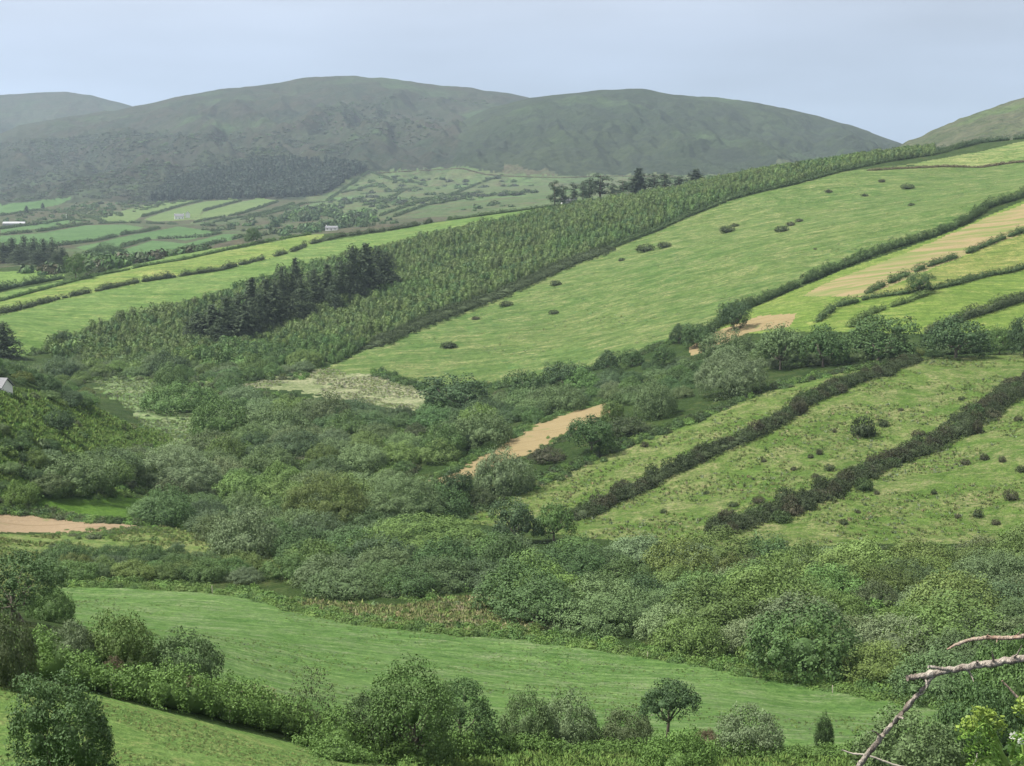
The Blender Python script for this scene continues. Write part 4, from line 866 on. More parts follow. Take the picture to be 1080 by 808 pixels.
for x, y in spaced(inside([(60,388),(150,372),(260,372),(380,352),(480,318),(600,270),(640,258),(600,262),(470,312),(360,358),(240,376),(140,380)], 900, 560, 1300), 6):
    it.append(low(x, y, lowb[rng.integers(4)], rng.uniform(1.6, 3.6), 4.5, rng.uniform(1.8, 3.8), 4.2, ['alder', 'hazel', 'ash', 'willow', 'hedge'][rng.integers(5)], .15))
print('saplings', len(sp_)); mass('plantation', it)

# far side: woods, gorse and thorn on the mountain foot
TINT['farfir'] = (.024, .040, .026); TINT['mtn'] = (.046, .064, .038)
fb = [crown_geo([((0, 0, .35), (1, 1, .7))], .55, .75, .5, 340 + i, core=.8) for i in range(3)]
fc = [sap_geo(350 + i, 3.2, 1.0, .8, 26) for i in range(3)]
it = []
def far_scatter(poly, n, size, tks, geo, Hs, d0=1250, d1=6000, thr=-9, sc=220):
    for x, y in inside(poly, n, d0, d1):
        if fbm(x / sc, y / sc, 61, 3) < thr: continue
        R = rng.uniform(*size); it.append(low(x, y, geo[rng.integers(3)], R, 1.0, R * Hs, 1.0 if geo is fb else 3.2, tks[rng.integers(len(tks))], .2, .4))
far_scatter([(160,212),(180,193),(217,183),(267,173),(334,170),(385,178),(340,207),(287,209),(220,211)], 2600, (4, 7), ['farfir'], fc, 2.6, 2600, 4200)
far_scatter([(0,196),(0,150),(120,140),(260,140),(390,150),(400,172),(340,170),(267,173),(200,186),(160,212),(80,208),(0,214)], 5500, (2.5, 5.5), ['hedge', 'mtn', 'mtn', 'mtn', 'mtn', 'mtn', 'mtn'], fb, .55, 2600, 5000, -.2)
far_scatter([(260,150),(380,100),(520,106),(400,172),(300,170)], 1600, (2.5, 5), ['hedge', 'gorse', 'mtn', 'mtn'], fb, .6, 3000, 5200, -.05)
far_scatter([(90,232),(112,235),(150,237),(195,237),(260,232),(310,218),(400,226),(420,236),(300,252),(262,250),(236,246),(195,240),(140,236)], 200, (2.5, 4.5), ['hedge', 'ash', 'willow', 'dark', 'blackthorn'], fb, 1.0, 1350, 3000, -.1, 90)
far_scatter([(295,228),(340,220),(385,226),(400,234),(350,246),(290,250),(280,240)], 220, (3, 5.5), ['ash', 'dark', 'hedge', 'alder'], fb, 1.3, 1350, 3000, -.2, 90)
far_scatter([(0,240),(100,236),(140,228),(70,220),(30,222),(0,230)], 90, (2.5, 4.5), ['hedge', 'ash', 'blackthorn'], fb, .9, 1350, 3200, .0, 110)
far_scatter([(65,214),(160,213),(200,212),(110,230),(70,232),(60,222)], 130, (2.5, 5), ['hedge', 'blackthorn', 'ash'], fb, .8, 1350, 3400, -.05, 110)
far_scatter([(330,212),(400,185),(560,188),(570,215),(420,232),(380,228)], 420, (3, 6), ['hedge', 'ash', 'mtn'], fb, .7, 1700, 3700, .02, 130)
far_scatter([(70,290),(160,276),(260,254),(150,272),(66,282),(0,284),(0,292)], 260, (2, 5), ['gorseb', 'ash', 'hedge'], fb, 1.0, 1000, 1400, -.1, 60)
far_scatter([(90,272),(140,266),(140,280),(95,288)], 60, (3, 5), ['alder', 'ash'], fb, 1.2, 1000, 1600)
print('far', len(it)); mass('hillside_woods', it)

# tussocks of grass
def tuft_geo(seed, n=11):
    """a clump of grass blades"""
    r = np.random.default_rng(seed); P = np.c_[r.normal(size=(n, 2)) * .25, np.zeros(n)]; a = r.uniform(0, 2 * pi, n); h = r.uniform(.5, 1.0, n); w_ = r.uniform(.07, .15, n); ln = r.normal(size=(n, 2)) * .28
    sd_ = np.c_[np.cos(a), np.sin(a), a * 0] * w_[:, None]; tp = P + np.c_[ln, h]; md = P + np.c_[ln * .3, h * .5]
    return np.stack([P - (0, 0, .08), md + sd_, tp, md - sd_], 1).reshape(-1, 3), np.arange(4 * n).reshape(-1, 4)
tf = [tuft_geo(400 + i) for i in range(6)]
TINT.update(neartuft=(.135, .23, .072), straw=(.23, .215, .12), strawg=(.145, .175, .065), tuft=(.115, .175, .048), tuftd=(.085, .14, .038), seed=(.145, .19, .11), seedw=(.23, .235, .18))
# long grass and brambles that fringe the field edges
def fringe(px, n, wid, size, hh, tks, d0, d1):
    W = line_pts(px, .5, d0, d1)
    for _ in range(n):
        p = W[rng.integers(len(W))] + rng.normal(size=2) * wid; it.append(low(p[0], p[1], under[rng.integers(3)], rng.uniform(*size), 1.6, rng.uniform(*hh), 1.0, tks[rng.integers(len(tks))], .15))
it = []
EDGE = [(60,616),(150,620),(215,624),(262,630),(320,646),(380,659),(460,667),(540,672),(620,682),(700,694),(780,707),(850,720),(930,735),(1000,747),(1060,765)]
fringe(EDGE, 900, .7, (.5, 1.3), (.3, .8), ['bramble', 'lime', 'alder', 'hazel'], 100, 300)
fringe([(x, y - 4) for x, y in EDGE], 260, 1.0, (.8, 1.6), (.5, 1.2), ['bramble', 'lime', 'alder'], 100, 300)
fringe([(-30,536),(40,541),(85,548),(140,552),(170,554)], 260, 1.0, (.6, 1.6), (.4, 1.2), ['bramble', 'blackthorn', 'ash'], 200, 400)
fringe([(60,563),(110,563),(175,557)], 120, 1.5, (.4, 1.0), (.2, .5), ['hazel', 'bramble', 'blackthorn'], 200, 400)
fringe([(455,506),(500,482),(560,449),(600,434),(640,424)], 260, 1.2, (.6, 1.6), (.4, 1.2), ['bramble', 'ash', 'alder'], 300, 560)
fringe([(460,512),(507,500),(567,478),(594,461),(642,438)], 160, 1.2, (.5, 1.2), (.3, .7), ['bramble', 'hedge', 'gorse'], 300, 560)
fringe([(400,394),(455,412),(500,408),(555,406),(640,386),(735,352)], 420, 1.6, (.8, 2.2), (.6, 1.8), ['bramble', 'ash', 'hedge'], 400, 760)
fringe([(480,548),(560,512),(640,476),(720,448),(800,414),(870,396),(960,378)], 420, 1.5, (.8, 2.0), (.5, 1.5), ['bramble', 'ash', 'hedge', 'gorse'], 300, 520)
fringe([(0,376),(45,372),(100,347),(134,339),(200,321),(300,288)], 240, 2, (.8, 2.2), (.6, 1.8), ['bramble', 'hedge', 'alder'], 560, 1100)
mass('edge_growth', it)
it = []
def tufts(poly, n, size, tks, d0, d1, thr=-9, sc=14):
    for x, y in inside(poly, n, d0, d1):
        if fbm(x / sc, y / sc, 71, 3) < thr: continue
        s = rng.uniform(*size); it.append(low(x, y, tf[rng.integers(6)], s, 1, s * rng.uniform(.6, 1.1), 1, tks[rng.integers(len(tks))], .16, .02))
RP = REG[20][2]; assert REG[20][0] == 'rough_pasture'
tufts(RP, 16000, (.35, .8), ['strawg', 'strawg', 'tuft', 'tuftd', 'tuft', 'seed'], 250, 520, -.1)
tufts(RP, 1800, (.4, .9), ['straw', 'strawg'], 250, 520, .16)
tufts(REG[2][2], 16000, (.08, .17), ['neartuft', 'neartuft', 'strawg'], 62, 115, -.1, 6)
tufts(REG[1][2], 14000, (.25, .6), ['bramble', 'tuft', 'bramble', 'lime'], 80, 140)
tufts(REG[3][2], 7000, (.12, .26), ['tuft', 'tuft', 'tuftd', 'seed'], 120, 260, .05, 12)
tufts(REG[5][2], 6000, (.3, .7), ['strawg', 'tuft', 'strawg', 'tuftd'], 200, 400, -.1)
tufts(REG[4][2], 3500, (.4, .9), ['straw', 'strawg', 'strawg', 'tuftd'], 150, 320)
tufts(REG[9][2], 5000, (.3, .8), ['tuft', 'tuft', 'seed', 'seed'], 400, 700, -.05, 20)
tufts(REG[10][2], 5000, (.3, .7), ['seedw', 'seedw', 'strawg', 'tuft'], 450, 720, -.05, 20)
tufts(REG[8][2], 9000, (.5, 1.1), ['lime', 'bramble', 'lime', 'tuft'], 200, 480)
tufts(REG[11][2], 5000, (.4, .8), ['strawg', 'tuft', 'tuft', 'seed'], 450, 1300, .1, 26)
print('tufts', len(it)); mass('grass_tussocks', it, BLADE)

# ------------------------------------------------------------------ near hedge, its trees and bushes
PR['shrub'] = [dome(500 + i, 2.6, 2.9, 7, .42, .145, 1.3, trunk=.05, core=.42, jit=.42) for i in range(5)]
PR['thorn'] = [dome(510 + i, 2.2, 3.2, 5, .32, .13, .6, trunk=.06, core=0, jit=.8, thin=.45) for i in range(2)]
PR['nearhaw'] = [tree(520, 2.5, 4.1, 1.15, 8, .40, .15, 1.3, .13, core=.4, lowf=.3, jit=.5, lean=(.2, 0)), tree(521, 2.9, 6.3, .2, 13, .44, .16, 1.25, .11, core=.25, thin=.08, jit=.7, stems=3), tree(522, 3.0, 5.2, .4, 9, .44, .16, 1.25, .12, core=.2, thin=.1, jit=.7, stems=3)]
NEAR = [
 ('hawthorn_tree','nearhaw',1,'tall leafy many stemmed tree in the hedge below the meadow',T,436,806,98,112,'alder'),
 ('hawthorn_tree','nearhaw',2,'broad leafy tree leaning on the right of the tall many stemmed tree',T,486,790,84,76,'ash'),
 ('hawthorn_tree','nearhaw',2,'lower leafy tree on the left side of the tall many stemmed tree',T,394,798,70,72,'hedge'),
 ('hawthorn_tree','nearhaw',0,'rounded dark hawthorn on a short bare trunk, at the bottom of the meadow',T,703,779,72,63,'dark'),
 ('thorn_bush','thorn',0,'thin brownish thorn bush with bare grey stems, left of the tall hedge tree',B,330,780,58,74,'blackthorn'),
 ('willow_bush','shrub',0,'grey green willow at the foot of the meadow, right of the leafy trees',B,555,785,58,58,'willow'),
 ('willow_bush','shrub',1,'paler silvery willow beside it on the right, brown at its base',B,598,786,66,56,'sage'),
 ('blackthorn_bush','shrub',2,'brownish green bush left of the hawthorn with the bare trunk',B,660,790,56,46,'blackthorn'),
 ('hazel_bush','shrub',3,'bright green bush in front of the hawthorn with the bare trunk',B,716,822,84,56,'bramble'),
 ('gorse_bush','shrub',4,'small brown gorse at the right foot of the hawthorn with the bare trunk',B,746,788,32,20,'brown'),
 ('willow_bush','shrub',2,'rounded grey green willow standing alone at the foot of the meadow',B,790,795,74,52,'sage'),
 ('ivy_bush','shrub',0,'narrow dark ivy covered stump at the foot of the meadow',B,869,788,22,37,'ivy'),
 ('willow_bush','shrub',1,'wide grey green bush under the dead branch',B,955,818,120,70,'willow'),
 ('alder_bush','shrub',3,'dark green bush right behind the fork of the dead branch',B,1030,800,100,86,'ash'),
 ('alder_bush','shrub',4,'bright leafy bush between the two dead branches at the right edge',B,1066,765,104,92,'alder'),
 ('alder_tree','nearhaw',2,'dark green tree at the left edge, beyond the near hedge',T,14,655,104,76,'ash'),
 ('alder_bush','shrub',0,'leafy green bush at the right side of the dark tree on the left edge',B,54,656,48,40,'alder'),
 ('blackthorn_bush','shrub',2,'tall olive brown bush at the left edge, in the near hedge',B,6,722,62,84,'blackthorn'),
 ('willow_bush','shrub',1,'pale silvery bush behind the near hedge at the left',B,74,692,54,36,'sage'),
 ('hawthorn_bush','shrub',3,'olive green bush behind the near hedge, left one of the pair',B,124,702,74,58,'hazel'),
 ('hawthorn_bush','shrub',4,'greyer green bush behind the near hedge, right one of the pair',B,193,722,80,56,'willow'),
 ('ivy_bush','shrub',0,'small dark green upright bush on the near hedge',B,96,722,26,38,'dark'),
 ('gorse_bush','shrub',1,'dry brown gorse on the near hedge below the olive green bush',B,120,716,32,24,'brown'),
 ('gorse_bush','shrub',2,'dry brown gorse on the near hedge below the greyer green bush',B,196,736,38,24,'brown'),
 ('gorse_bush','thorn',1,'straggly brown gorse between the pair of bushes and the thorn bush',B,268,752,64,30,'brown'),
]
for nm, kd, var, lab, cat, px, py, wp, hp, tk in NEAR: put(nm, kd, lab, cat, px, py, wp, hp, tk, d0=62, d1=260, var=var)
hedge('bramble_hedge', [(-70,690),(0,702),(60,716),(119,729),(180,744),(243,758),(300,773),(345,784),(390,796),(440,812)], 4.2, 2.2, .40, .16, 'bramble', 'thick bramble hedge running down from the left edge along the near pasture', 1.3, d0=62, d1=140, var=.45)
hedge('bramble_hedge', [(340,800),(400,802),(470,796),(540,792),(620,794),(700,797),(780,799),(850,798),(930,800),(1000,806)], 2.4, .9, .34, .15, 'bramble', 'low bramble bank under the bushes at the bottom of the meadow', 1.3, d0=62, d1=140, var=.6)
hedge('bramble_hedge', [(318,786),(350,794),(400,800),(450,800),(500,796),(545,792)], 3.0, 1.5, .4, .16, 'bramble', 'bramble thicket round the feet of the tall hedge trees', 1.3, d0=62, d1=140, var=.5)
# the leafy shrub closest to the viewer on the near pasture
PR['close'] = [tree(530, 2.2, 4.8, -.3, 12, .30, .11, 1.4, .07, core=.35, jit=.5, lowf=.2, stems=3)]
put_top('shrub', 'close', 'upright leafy dark green shrub on the near pasture, cut by the bottom edge', B, 64, 55, 709, 122, 'ash')

# ------------------------------------------------------------------ posts, pole, houses
def simple(name, rgb, rough=.8, var=.25, sc=3):
    g = G(name); v = g.coords(); n = g.noise(v, sc, 5, .7)
    return g.finish(g.mix(g.rng(n, .3, .7), tuple(c * (1 - var) for c in rgb), tuple(min(1, c * (1 + var)) for c in rgb)), rough, None, .2)
WOOD = simple('weathered_post', (.36, .33, .27)); WOODD = simple('dark_post', (.12, .11, .10)); WOODY = simple('fresh_post', (.5, .42, .26))
WHITE = simple('lime_wash', (.72, .72, .70), .8, .06); SLATE = simple('slate', (.16, .165, .18), .6); GLASS = simple('window_glass', (.05, .06, .07), .2, .1); TIN = simple('tin_roof', (.34, .35, .37), .5, .15, .4); ROPE = None
def post_mesh(seed, h, r0):
    r = np.random.default_rng(seed); t = tube([(0, 0, -.3), (r.normal() * .02, 0, h * .5), (r.normal() * .03, 0, h * .97), (r.normal() * .03, 0, h)], [r0, r0 * .96, r0 * .9, r0 * .5], 7)
    return mesh_np('fence_post', *t, WOOD)
PM = [post_mesh(i, 1.25, .075) for i in range(3)]
def post(px, py, hp, mat, lab, d0, d1, group=None, lean=0):
    p = at(px, py, d0, d1)[0]; o = link('fence_post', PM[rng.integers(3)], None, p); s = hp * p[1] / FPX / 1.25
    o.scale = (s * .9, s * .9, s); o.rotation_euler = (rng.normal() * .03, lean, rng.uniform(0, 6)); o.material_slots[0].link = 'OBJECT'; o.material_slots[0].material = mat
    return tag(o, lab, 'post', group)
post(118,734,15,WOOD,'leaning pale post under the near hedge, below the small dark upright bush',62,130,None,.14)
post(242,762,14,WOOD,'pale post under the near hedge, below the straggly brown gorse',62,130,None,.1)
post(379,799,13,WOOD,'short pale post at the lower end of the near hedge, left of the tall tree',62,130)
post(224,626,9,WOOD,'small pale post in front of the thick left hedge',150,300)
post(529,668,7,WOOD,'small pale post at the end of the rough strip',150,300)
post(683,695,8,WOOD,'small pale post halfway along the far meadow edge',130,300)
post(878,731,9,WOOD,'small pale post on the far meadow edge, left of the dead branch',120,300)
post(228,468,10,WOODY,'yellowish post at the near end of the marsh',380,520,None,.08)
post(236,462,6,WOODY,'short yellowish stub at the near end of the marsh, behind the longer post',380,540,None,.2)
for i, q in enumerate(np.linspace(0, 1, 24)):
    px = 88 + 140 * q; py = 419 + 4 * q + 14 * q * q
    post(px, py + rng.uniform(-.4, .4), rng.uniform(4.4, 6), WOODD, 'thin dark post in the old fence across the marsh', 420, 700, 'old fence posts across the marsh', rng.normal() * .06)

def box(x0, x1, y0, y1, z0, z1):
    V = np.array([(x, y, z) for z in (z0, z1) for y in (y0, y1) for x in (x0, x1)], float)
    return V, np.array([[0, 2, 3, 1], [4, 5, 7, 6], [0, 1, 5, 4], [2, 6, 7, 3], [0, 4, 6, 2], [1, 3, 7, 5]])
def gable_roof(L, Wd, z, rise, over=.35, th=.22):
    a = L / 2 + over; b = Wd / 2 + over; V = []
    for x in (-a, a):
        for y, zz in ((-b, z - .15), (0, z + rise), (b, z - .15)): V += [(x, y, zz), (x, y, zz + th)]
    V = np.array(V); F = [[1, 3, 9, 7], [3, 5, 11, 9], [0, 6, 8, 2], [2, 8, 10, 4], [0, 2, 3, 1], [2, 4, 5, 3], [6, 7, 9, 8], [8, 9, 11, 10], [0, 1, 7, 6], [4, 10, 11, 5]]
    return V, np.array(F)
def walls(L, Wd, h, rise):
    V, F = box(-L / 2, L / 2, -Wd / 2, Wd / 2, -1.0, h); g = np.array([(-L / 2, -Wd / 2, h), (-L / 2, Wd / 2, h), (-L / 2, 0, h + rise * .96), (L / 2, -Wd / 2, h), (L / 2, Wd / 2, h), (L / 2, 0, h + rise * .96)])
    return np.r_[V, g], np.r_[F, [[8, 9, 10, 10], [11, 13, 12, 12]]]
def mesh_poly(name, V, F, mat):
    me = bpy.data.meshes.new(name); me.from_pydata([tuple(v) for v in V], [], [list(dict.fromkeys(f.tolist() if hasattr(f, 'tolist') else f)) for f in F]); me.materials.append(mat); me.update(); return me
def house(name, x, y, rot, L, Wd, h, rise, lab, cat, wm, rm, nwin=3, chim=2, base=None):
    e_ = bpy.data.objects.new(name, None); C.objects.link(e_); e_.location = (x, y, float(hgt(x, y)) if base is None else base); e_.rotation_euler = (0, 0, rot); tag(e_, lab, cat)
    link('wall', mesh_poly('wall', *walls(L, Wd, h, rise), wm), e_); rf = link('roof', mesh_poly('roof', *gable_roof(L, Wd, h, rise), rm), e_)
    for k in range(chim):
        cx = (-L / 2 + .6) if k == 0 else (L / 2 - .6); link('chimney', mesh_poly('chimney', *box(cx - .4, cx + .4, -.35, .35, h + rise - .6, h + rise + 1.2), wm), rf)
    for k in range(nwin):
        cx = -L / 2 + L * (k + .5) / nwin
        if nwin > 2 and k == nwin // 2: link('door', mesh_poly('door', *box(cx - .5, cx + .5, -Wd / 2 - .04, -Wd / 2 + .1, 0, 2.1), SLATE), e_)
        else: link('window', mesh_poly('window', *box(cx - .55, cx + .55, -Wd / 2 - .03, -Wd / 2 + .1, 1.0, 2.2), GLASS), e_)
    return e_
def hp(px, py, d0, d1): return at(px, py, d0, d1)[0]
p = hp(189,231,1500,3400); house('farmhouse', p[0], p[1], .25, 14, 8, 4.6, 3.2, 'white farmhouse with dark roof among trees on the far valley fields', 'house', WHITE, SLATE)
q_ = hp(198,229.5,1500,3400); house('barn', q_[0], q_[1], pi / 2 + .2, 10, 7, 5.5, 3.8, 'small white gabled barn at the right of the far farmhouse', 'barn', WHITE, SLATE, 0, 0)
p = hp(15,238,1500,3400); house('farm_shed', p[0], p[1], .12, 30, 9, 3.2, 2.2, 'long pale grey tin roofed shed at the far left of the valley', 'shed', TIN, TIN, 0, 0)
p = hp(350,243,1500,3000); house('bungalow', p[0], p[1], -.1, 13, 7, 3.0, 1.7, 'low pale house with slate roof in the trees behind the ridge', 'house', WHITE, SLATE, 3, 1)
d_ = 1262.0; x_ = float(ray(600, 210)[0]) * d_; house('bungalow', x_, d_, .1, 12, 6.5, 3.2, 2.0, 'pale house half hidden behind the pines on the ridge', 'house', WHITE, SLATE, 3, 1)
d_ = 372.0; u_, s_ = ray(-9, 398); house('cottage', float(u_) * d_, d_, -.25, 8, 5, 2.4, 2.0, 'white cottage with grey slate roof half out of the left edge, behind the steep bank', 'house', WHITE, SLATE, 3, 1, EYE + float(s_) * d_ - 4.6)
p = hp(70,232,1500,3400); po = bpy.data.objects.new('utility_pole', None); C.objects.link(po); po.location = p; tag(po, 'pale utility pole standing on the far valley floor, right of the long shed', 'pole')
link('pole', mesh_np('pole', *tube([(0, 0, -.5), (0, 0, 5), (0, 0, 9)], [.32, .28, .22], 8), WHITE), po); link('crossarm', mesh_np('crossarm', *box(-.9, .9, -.1, .1, 8.2, 8.45), WHITE), po)

# ------------------------------------------------------------------ what grows right in front of the viewer
def p3(px, py, d):
    u_, s_ = ray(px, py); return np.array([float(u_) * d, d, EYE + float(s_) * d])
def limb(ps, thick=.68, n=9, seed=3, sub=7):
    """ps: (column, row, metres, radius in photo pixels) -> a slightly knotty tube"""
    r = np.random.default_rng(seed); P = np.array([p3(a, b, d) for a, b, d, q in ps]); R = np.array([q * d / FPX * thick for a, b, d, q in ps]); k = len(ps); t = np.linspace(0, k - 1, (k - 1) * sub + 1)
    P2 = np.stack([np.interp(t, range(k), P[:, i]) for i in range(3)], 1); 
    for _ in range(2): P2[1:-1] = (P2[:-2] + 2 * P2[1:-1] + P2[2:]) / 4
    R2 = np.interp(t, range(k), R) * (1 + .07 * r.normal(size=len(t))); P2[1:-1] += r.normal(size=(len(t) - 2, 3)) * R2[1:-1, None] * .14
    V, F = tube(P2, R2, n); o_ = len(V) - 2
    F = np.r_[F, [[o_, j, (j + 1) % n, o_] for j in range(n)], [[o_ + 1, o_ - n + (j + 1) % n, o_ - n + j, o_ + 1] for j in range(n)]]
    return V, F
DEAD = bark_mat('dead_wood', (.14, .11, .09), (.46, .42, .36), 38); TWIG = bark_mat('dead_twig_bark', (.28, .18, .13), (.44, .37, .30), 50)
def ground_end(x, y): return x, y, float(hgt(x, y))
def branch(name, limbs, mat, lab, cat):
    V, F = merge([limb(*l) if isinstance(l, tuple) else l for l in limbs]); o0 = V[0].copy(); o = link(name, mesh_poly(name, V - o0, F, mat), None, o0); 
    for f in o.data.polygons: f.use_smooth = True
    return tag(o, lab, cat)
main = [(957,715,3.05,4.6),(972,713,3.05,5.2),(1006,706,3.03,5.6),(1044,700,3.0,5.8),(1082,694,2.98,6.2),(1140,686,2.95,6.8),(1230,690,2.95,7.5),(1330,760,3.0,8),(1370,900,3.05,8),(1390,1100,3.1,8.5),(1400,1420,3.12,9)]
arm = [(985,713,3.04,3.4),(966,735,3.06,4.2),(940,765,3.08,4.3),(920,789,3.1,4.5),(903,812,3.12,4.6),(880,850,3.15,4.8),(850,930,3.2,5),(835,1100,3.25,5.4),(830,1380,3.3,5.6)]
stub = [(979,703,3.02,2.6),(990,705,3.02,2.9),(1006,707,3.03,2.6)]
thorn = [(1047,702,3.0,3),(1048,694,2.99,1.8),(1046,687,2.98,.5)]
branch('dead_branch', [(main,), (arm,), (stub,), (thorn,), ([(976,716,3.04,2),(978,724,3.03,1.2),(976,727,3.03,.5)],), ([(967,734,3.06,2),(973,732,3.05,1),(976,729,3.05,.4)],), ([(1018,704,3.03,2.4),(1024,711,3.02,1.4),(1027,719,3.0,.6)],), ([(1066,697,2.99,2.2),(1074,689,2.97,1.3),(1078,680,2.96,.5)],), ([(930,778,3.09,2.2),(923,772,3.08,1.2),(918,770,3.07,.4)],), ([(1030,702,3.01,3.4),(1031,697,3.0,2.0)],), ([(948,756,3.07,3.2),(953,758,3.06,1.8)],)], DEAD, 'forked grey brown dead branch reaching in from the right edge, close to the viewer', 'branch')
branch('dead_twig', [([(999,685,3.3,1.4),(1008,680,3.3,2.6),(1022,675,3.28,3.0),(1040,672.5,3.26,3.2),(1060,673,3.24,3.4),(1082,671,3.22,3.8),(1150,672,3.2,4.2),(1260,720,3.2,4.5),(1300,900,3.2,4.8),(1310,1380,3.2,5)],), ([(1040,672,3.26,1.6),(1043,668,3.25,.5)],), ([(1052,673,3.25,1.8),(1051,678,3.24,.5)],), ([(1072,671,3.23,1.8),(1076,666,3.22,.4)],)], TWIG, 'thin reddish dead twig above the forked dead branch at the right edge', 'twig')
branch('dead_twig', [([(1057,718,2.8,1.5),(1068,730,2.8,1.9),(1082,744,2.8,2.2),(1120,800,2.8,2.4),(1140,1000,2.8,2.6),(1150,1500,2.8,3)],)], TWIG, 'short slanting pale twig at the right edge under the dead branch', 'twig')
branch('dead_twig', [([(1031,795,2.9,1.6),(1027,808,2.9,2),(1015,850,2.9,2.2),(1000,1000,2.9,2.4),(990,1480,2.9,2.6)],)], WOOD, 'upright pale stub of twig at the bottom edge beside the yellow green plant', 'twig')
branch('dead_twig', [([(888,791,3.2,1),(899,795,3.2,1.6),(912,796,3.2,1.8),(925,800,3.2,1.5),(940,806,3.2,1.8),(975,815,3.2,2.2),(990,900,3.2,2.4),(995,1400,3.2,2.6)],)], WOOD, 'pale crooked twig low at the bottom edge, crossing the foot of the dead branch', 'twig')

def leafm(name, col, trans=.35): 
    g = G(name); geo = g.n('ShaderNodeNewGeometry'); c = g.mix(geo.outputs['Random Per Island'], tuple(v * .7 for v in col), tuple(v * 1.3 for v in col))
    p = g.n('ShaderNodeBsdfPrincipled'); p.inputs['Roughness'].default_value = .5; p.inputs['Specular IOR Level'].default_value = .25; g.l(c, p.inputs[0]); t = g.n('ShaderNodeBsdfTranslucent'); g.l(c, t.inputs[0])
    m = g.n('ShaderNodeMixShader'); m.inputs[0].default_value = trans; g.l(p.outputs[0], m.inputs[1]); g.l(t.outputs[0], m.inputs[2]); g.l(m.outputs[0], g.out.inputs[0]); return g.m
STEMM = leafm('green_stem', (.20, .30, .07), .1); UMB = leafm('yellow_umbel', (.22, .31, .06)); FROND = leafm('young_frond', (.19, .33, .07)); WPET = leafm('white_petal', (.72, .72, .66)); DKLEAF = leafm('dark_leaf', (.06, .12, .03))
def umbel(c, R, n, seed, up=(0, -.2, 1), petal=.006, cl=.012):
    r = np.random.default_rng(seed); up = unit(np.array(up, float)); c = np.array(c); rays = []; Ps = []
    for i in range(n):
        d = unit(up * r.uniform(.25, 1.1) + r.normal(size=3) * .75); e_ = c + d * R * r.uniform(.75, 1.05); rays.append(tube([c, (c + e_) / 2 + up * R * .06, e_], [.0016, .0013, .001], 5))
        Ps.append(e_ + unit(r.normal(size=(26, 3)) + up * .5) * cl * r.uniform(.4, 1.1, (26, 1)))
    Ps = np.concatenate(Ps); return merge(rays), quads(Ps, unit(r.normal(size=Ps.shape) * .7 + up), petal * r.uniform(.7, 1.5, len(Ps)), .8, r)
def frond(a, b, wid, seed, n=17, sag=.03):
    """feathery leaf: midrib from a to b with cut leaflets both sides"""
    r = np.random.default_rng(seed); a = np.array(a); b = np.array(b); t = np.linspace(0, 1, n); ax = unit(b - a); mid = a + (b - a) * t[:, None]; mid[:, 2] += sag * np.sin(t * pi)
    side = unit(np.cross(ax, (0, -.5, 1))); nrm = unit(np.cross(side, ax)); P = []; S = []; Nn = []
    for i in range(2, n):
        L = wid * sin(pi * (.12 + .86 * t[i])) ** .8
        for sg in (-1, 1):
            for f in np.linspace(.15, 1, 6):
                P.append(mid[i] + side * sg * L * f + ax * L * f * .45 + nrm * r.normal() * .003); S.append(wid * .42 * (1.15 - .6 * f)); Nn.append(nrm + r.normal(size=3) * .35)
    return merge([tube(mid, np.linspace(.003, .001, n), 5)]), quads(np.array(P), unit(np.array(Nn)), np.array(S), .55, r)
hw = bpy.data.objects.new('hogweed', None); C.objects.link(hw); hx, hy = float(ray(1078, 900)[0]) * 2.62, 2.62; h0 = np.array([hx, hy, float(hgt(hx, hy))]); hw.location = h0
tag(hw, 'yellow green umbel plant with feathery leaves at the lower right corner, close to the viewer', 'plant')
top = p3(1046, 776, 2.6); link('stem', mesh_np('stem', *tube([h0 * 0 - (0, 0, .05), (p3(1072, 850, 2.62) - h0), (p3(1062, 808, 2.61) - h0), top - h0], [.009, .007, .0062, .005], 8), STEMM, True), hw)
for k, (cx, cy, R, n, dd, sd_) in enumerate([(1044,764,.021,8,2.6,1),(1035,759,.013,5,2.58,4),(1021,766,.010,4,2.57,2),(1080,748,.014,5,2.66,3)]):
    c0 = p3(cx, cy, dd)
    if k: link('stalk', mesh_np('stalk', *tube([top - h0 if k < 3 else p3(1085, 800, 2.66) - h0, (top + c0) / 2 - h0 if k < 3 else p3(1084, 770, 2.66) - h0, c0 - h0], [.003, .0026, .002], 6), STEMM, True), hw)
    rv, fv = umbel(c0 - h0, R, n, sd_); u1 = link('umbel', mesh_np('umbel', *fv, UMB), hw); link('ray', mesh_np('ray', *rv, STEMM), u1)
for k, (x0, y0, x1, y1, wd_) in enumerate([(1058,800,1012,778,.022),(1060,812,1018,792,.026),(1064,822,1022,812,.028),(1066,800,1082,786,.020),(1056,790,1026,774,.016),(1068,820,1090,808,.028)]):
    rb, lf = frond(p3(x0, y0, 2.61) - h0, p3(x1, y1, 2.55) - h0, wd_, 40 + k); l1 = link('leaf', mesh_np('leaf', *lf, FROND), hw); link('midrib', mesh_np('midrib', *rb, STEMM), l1)
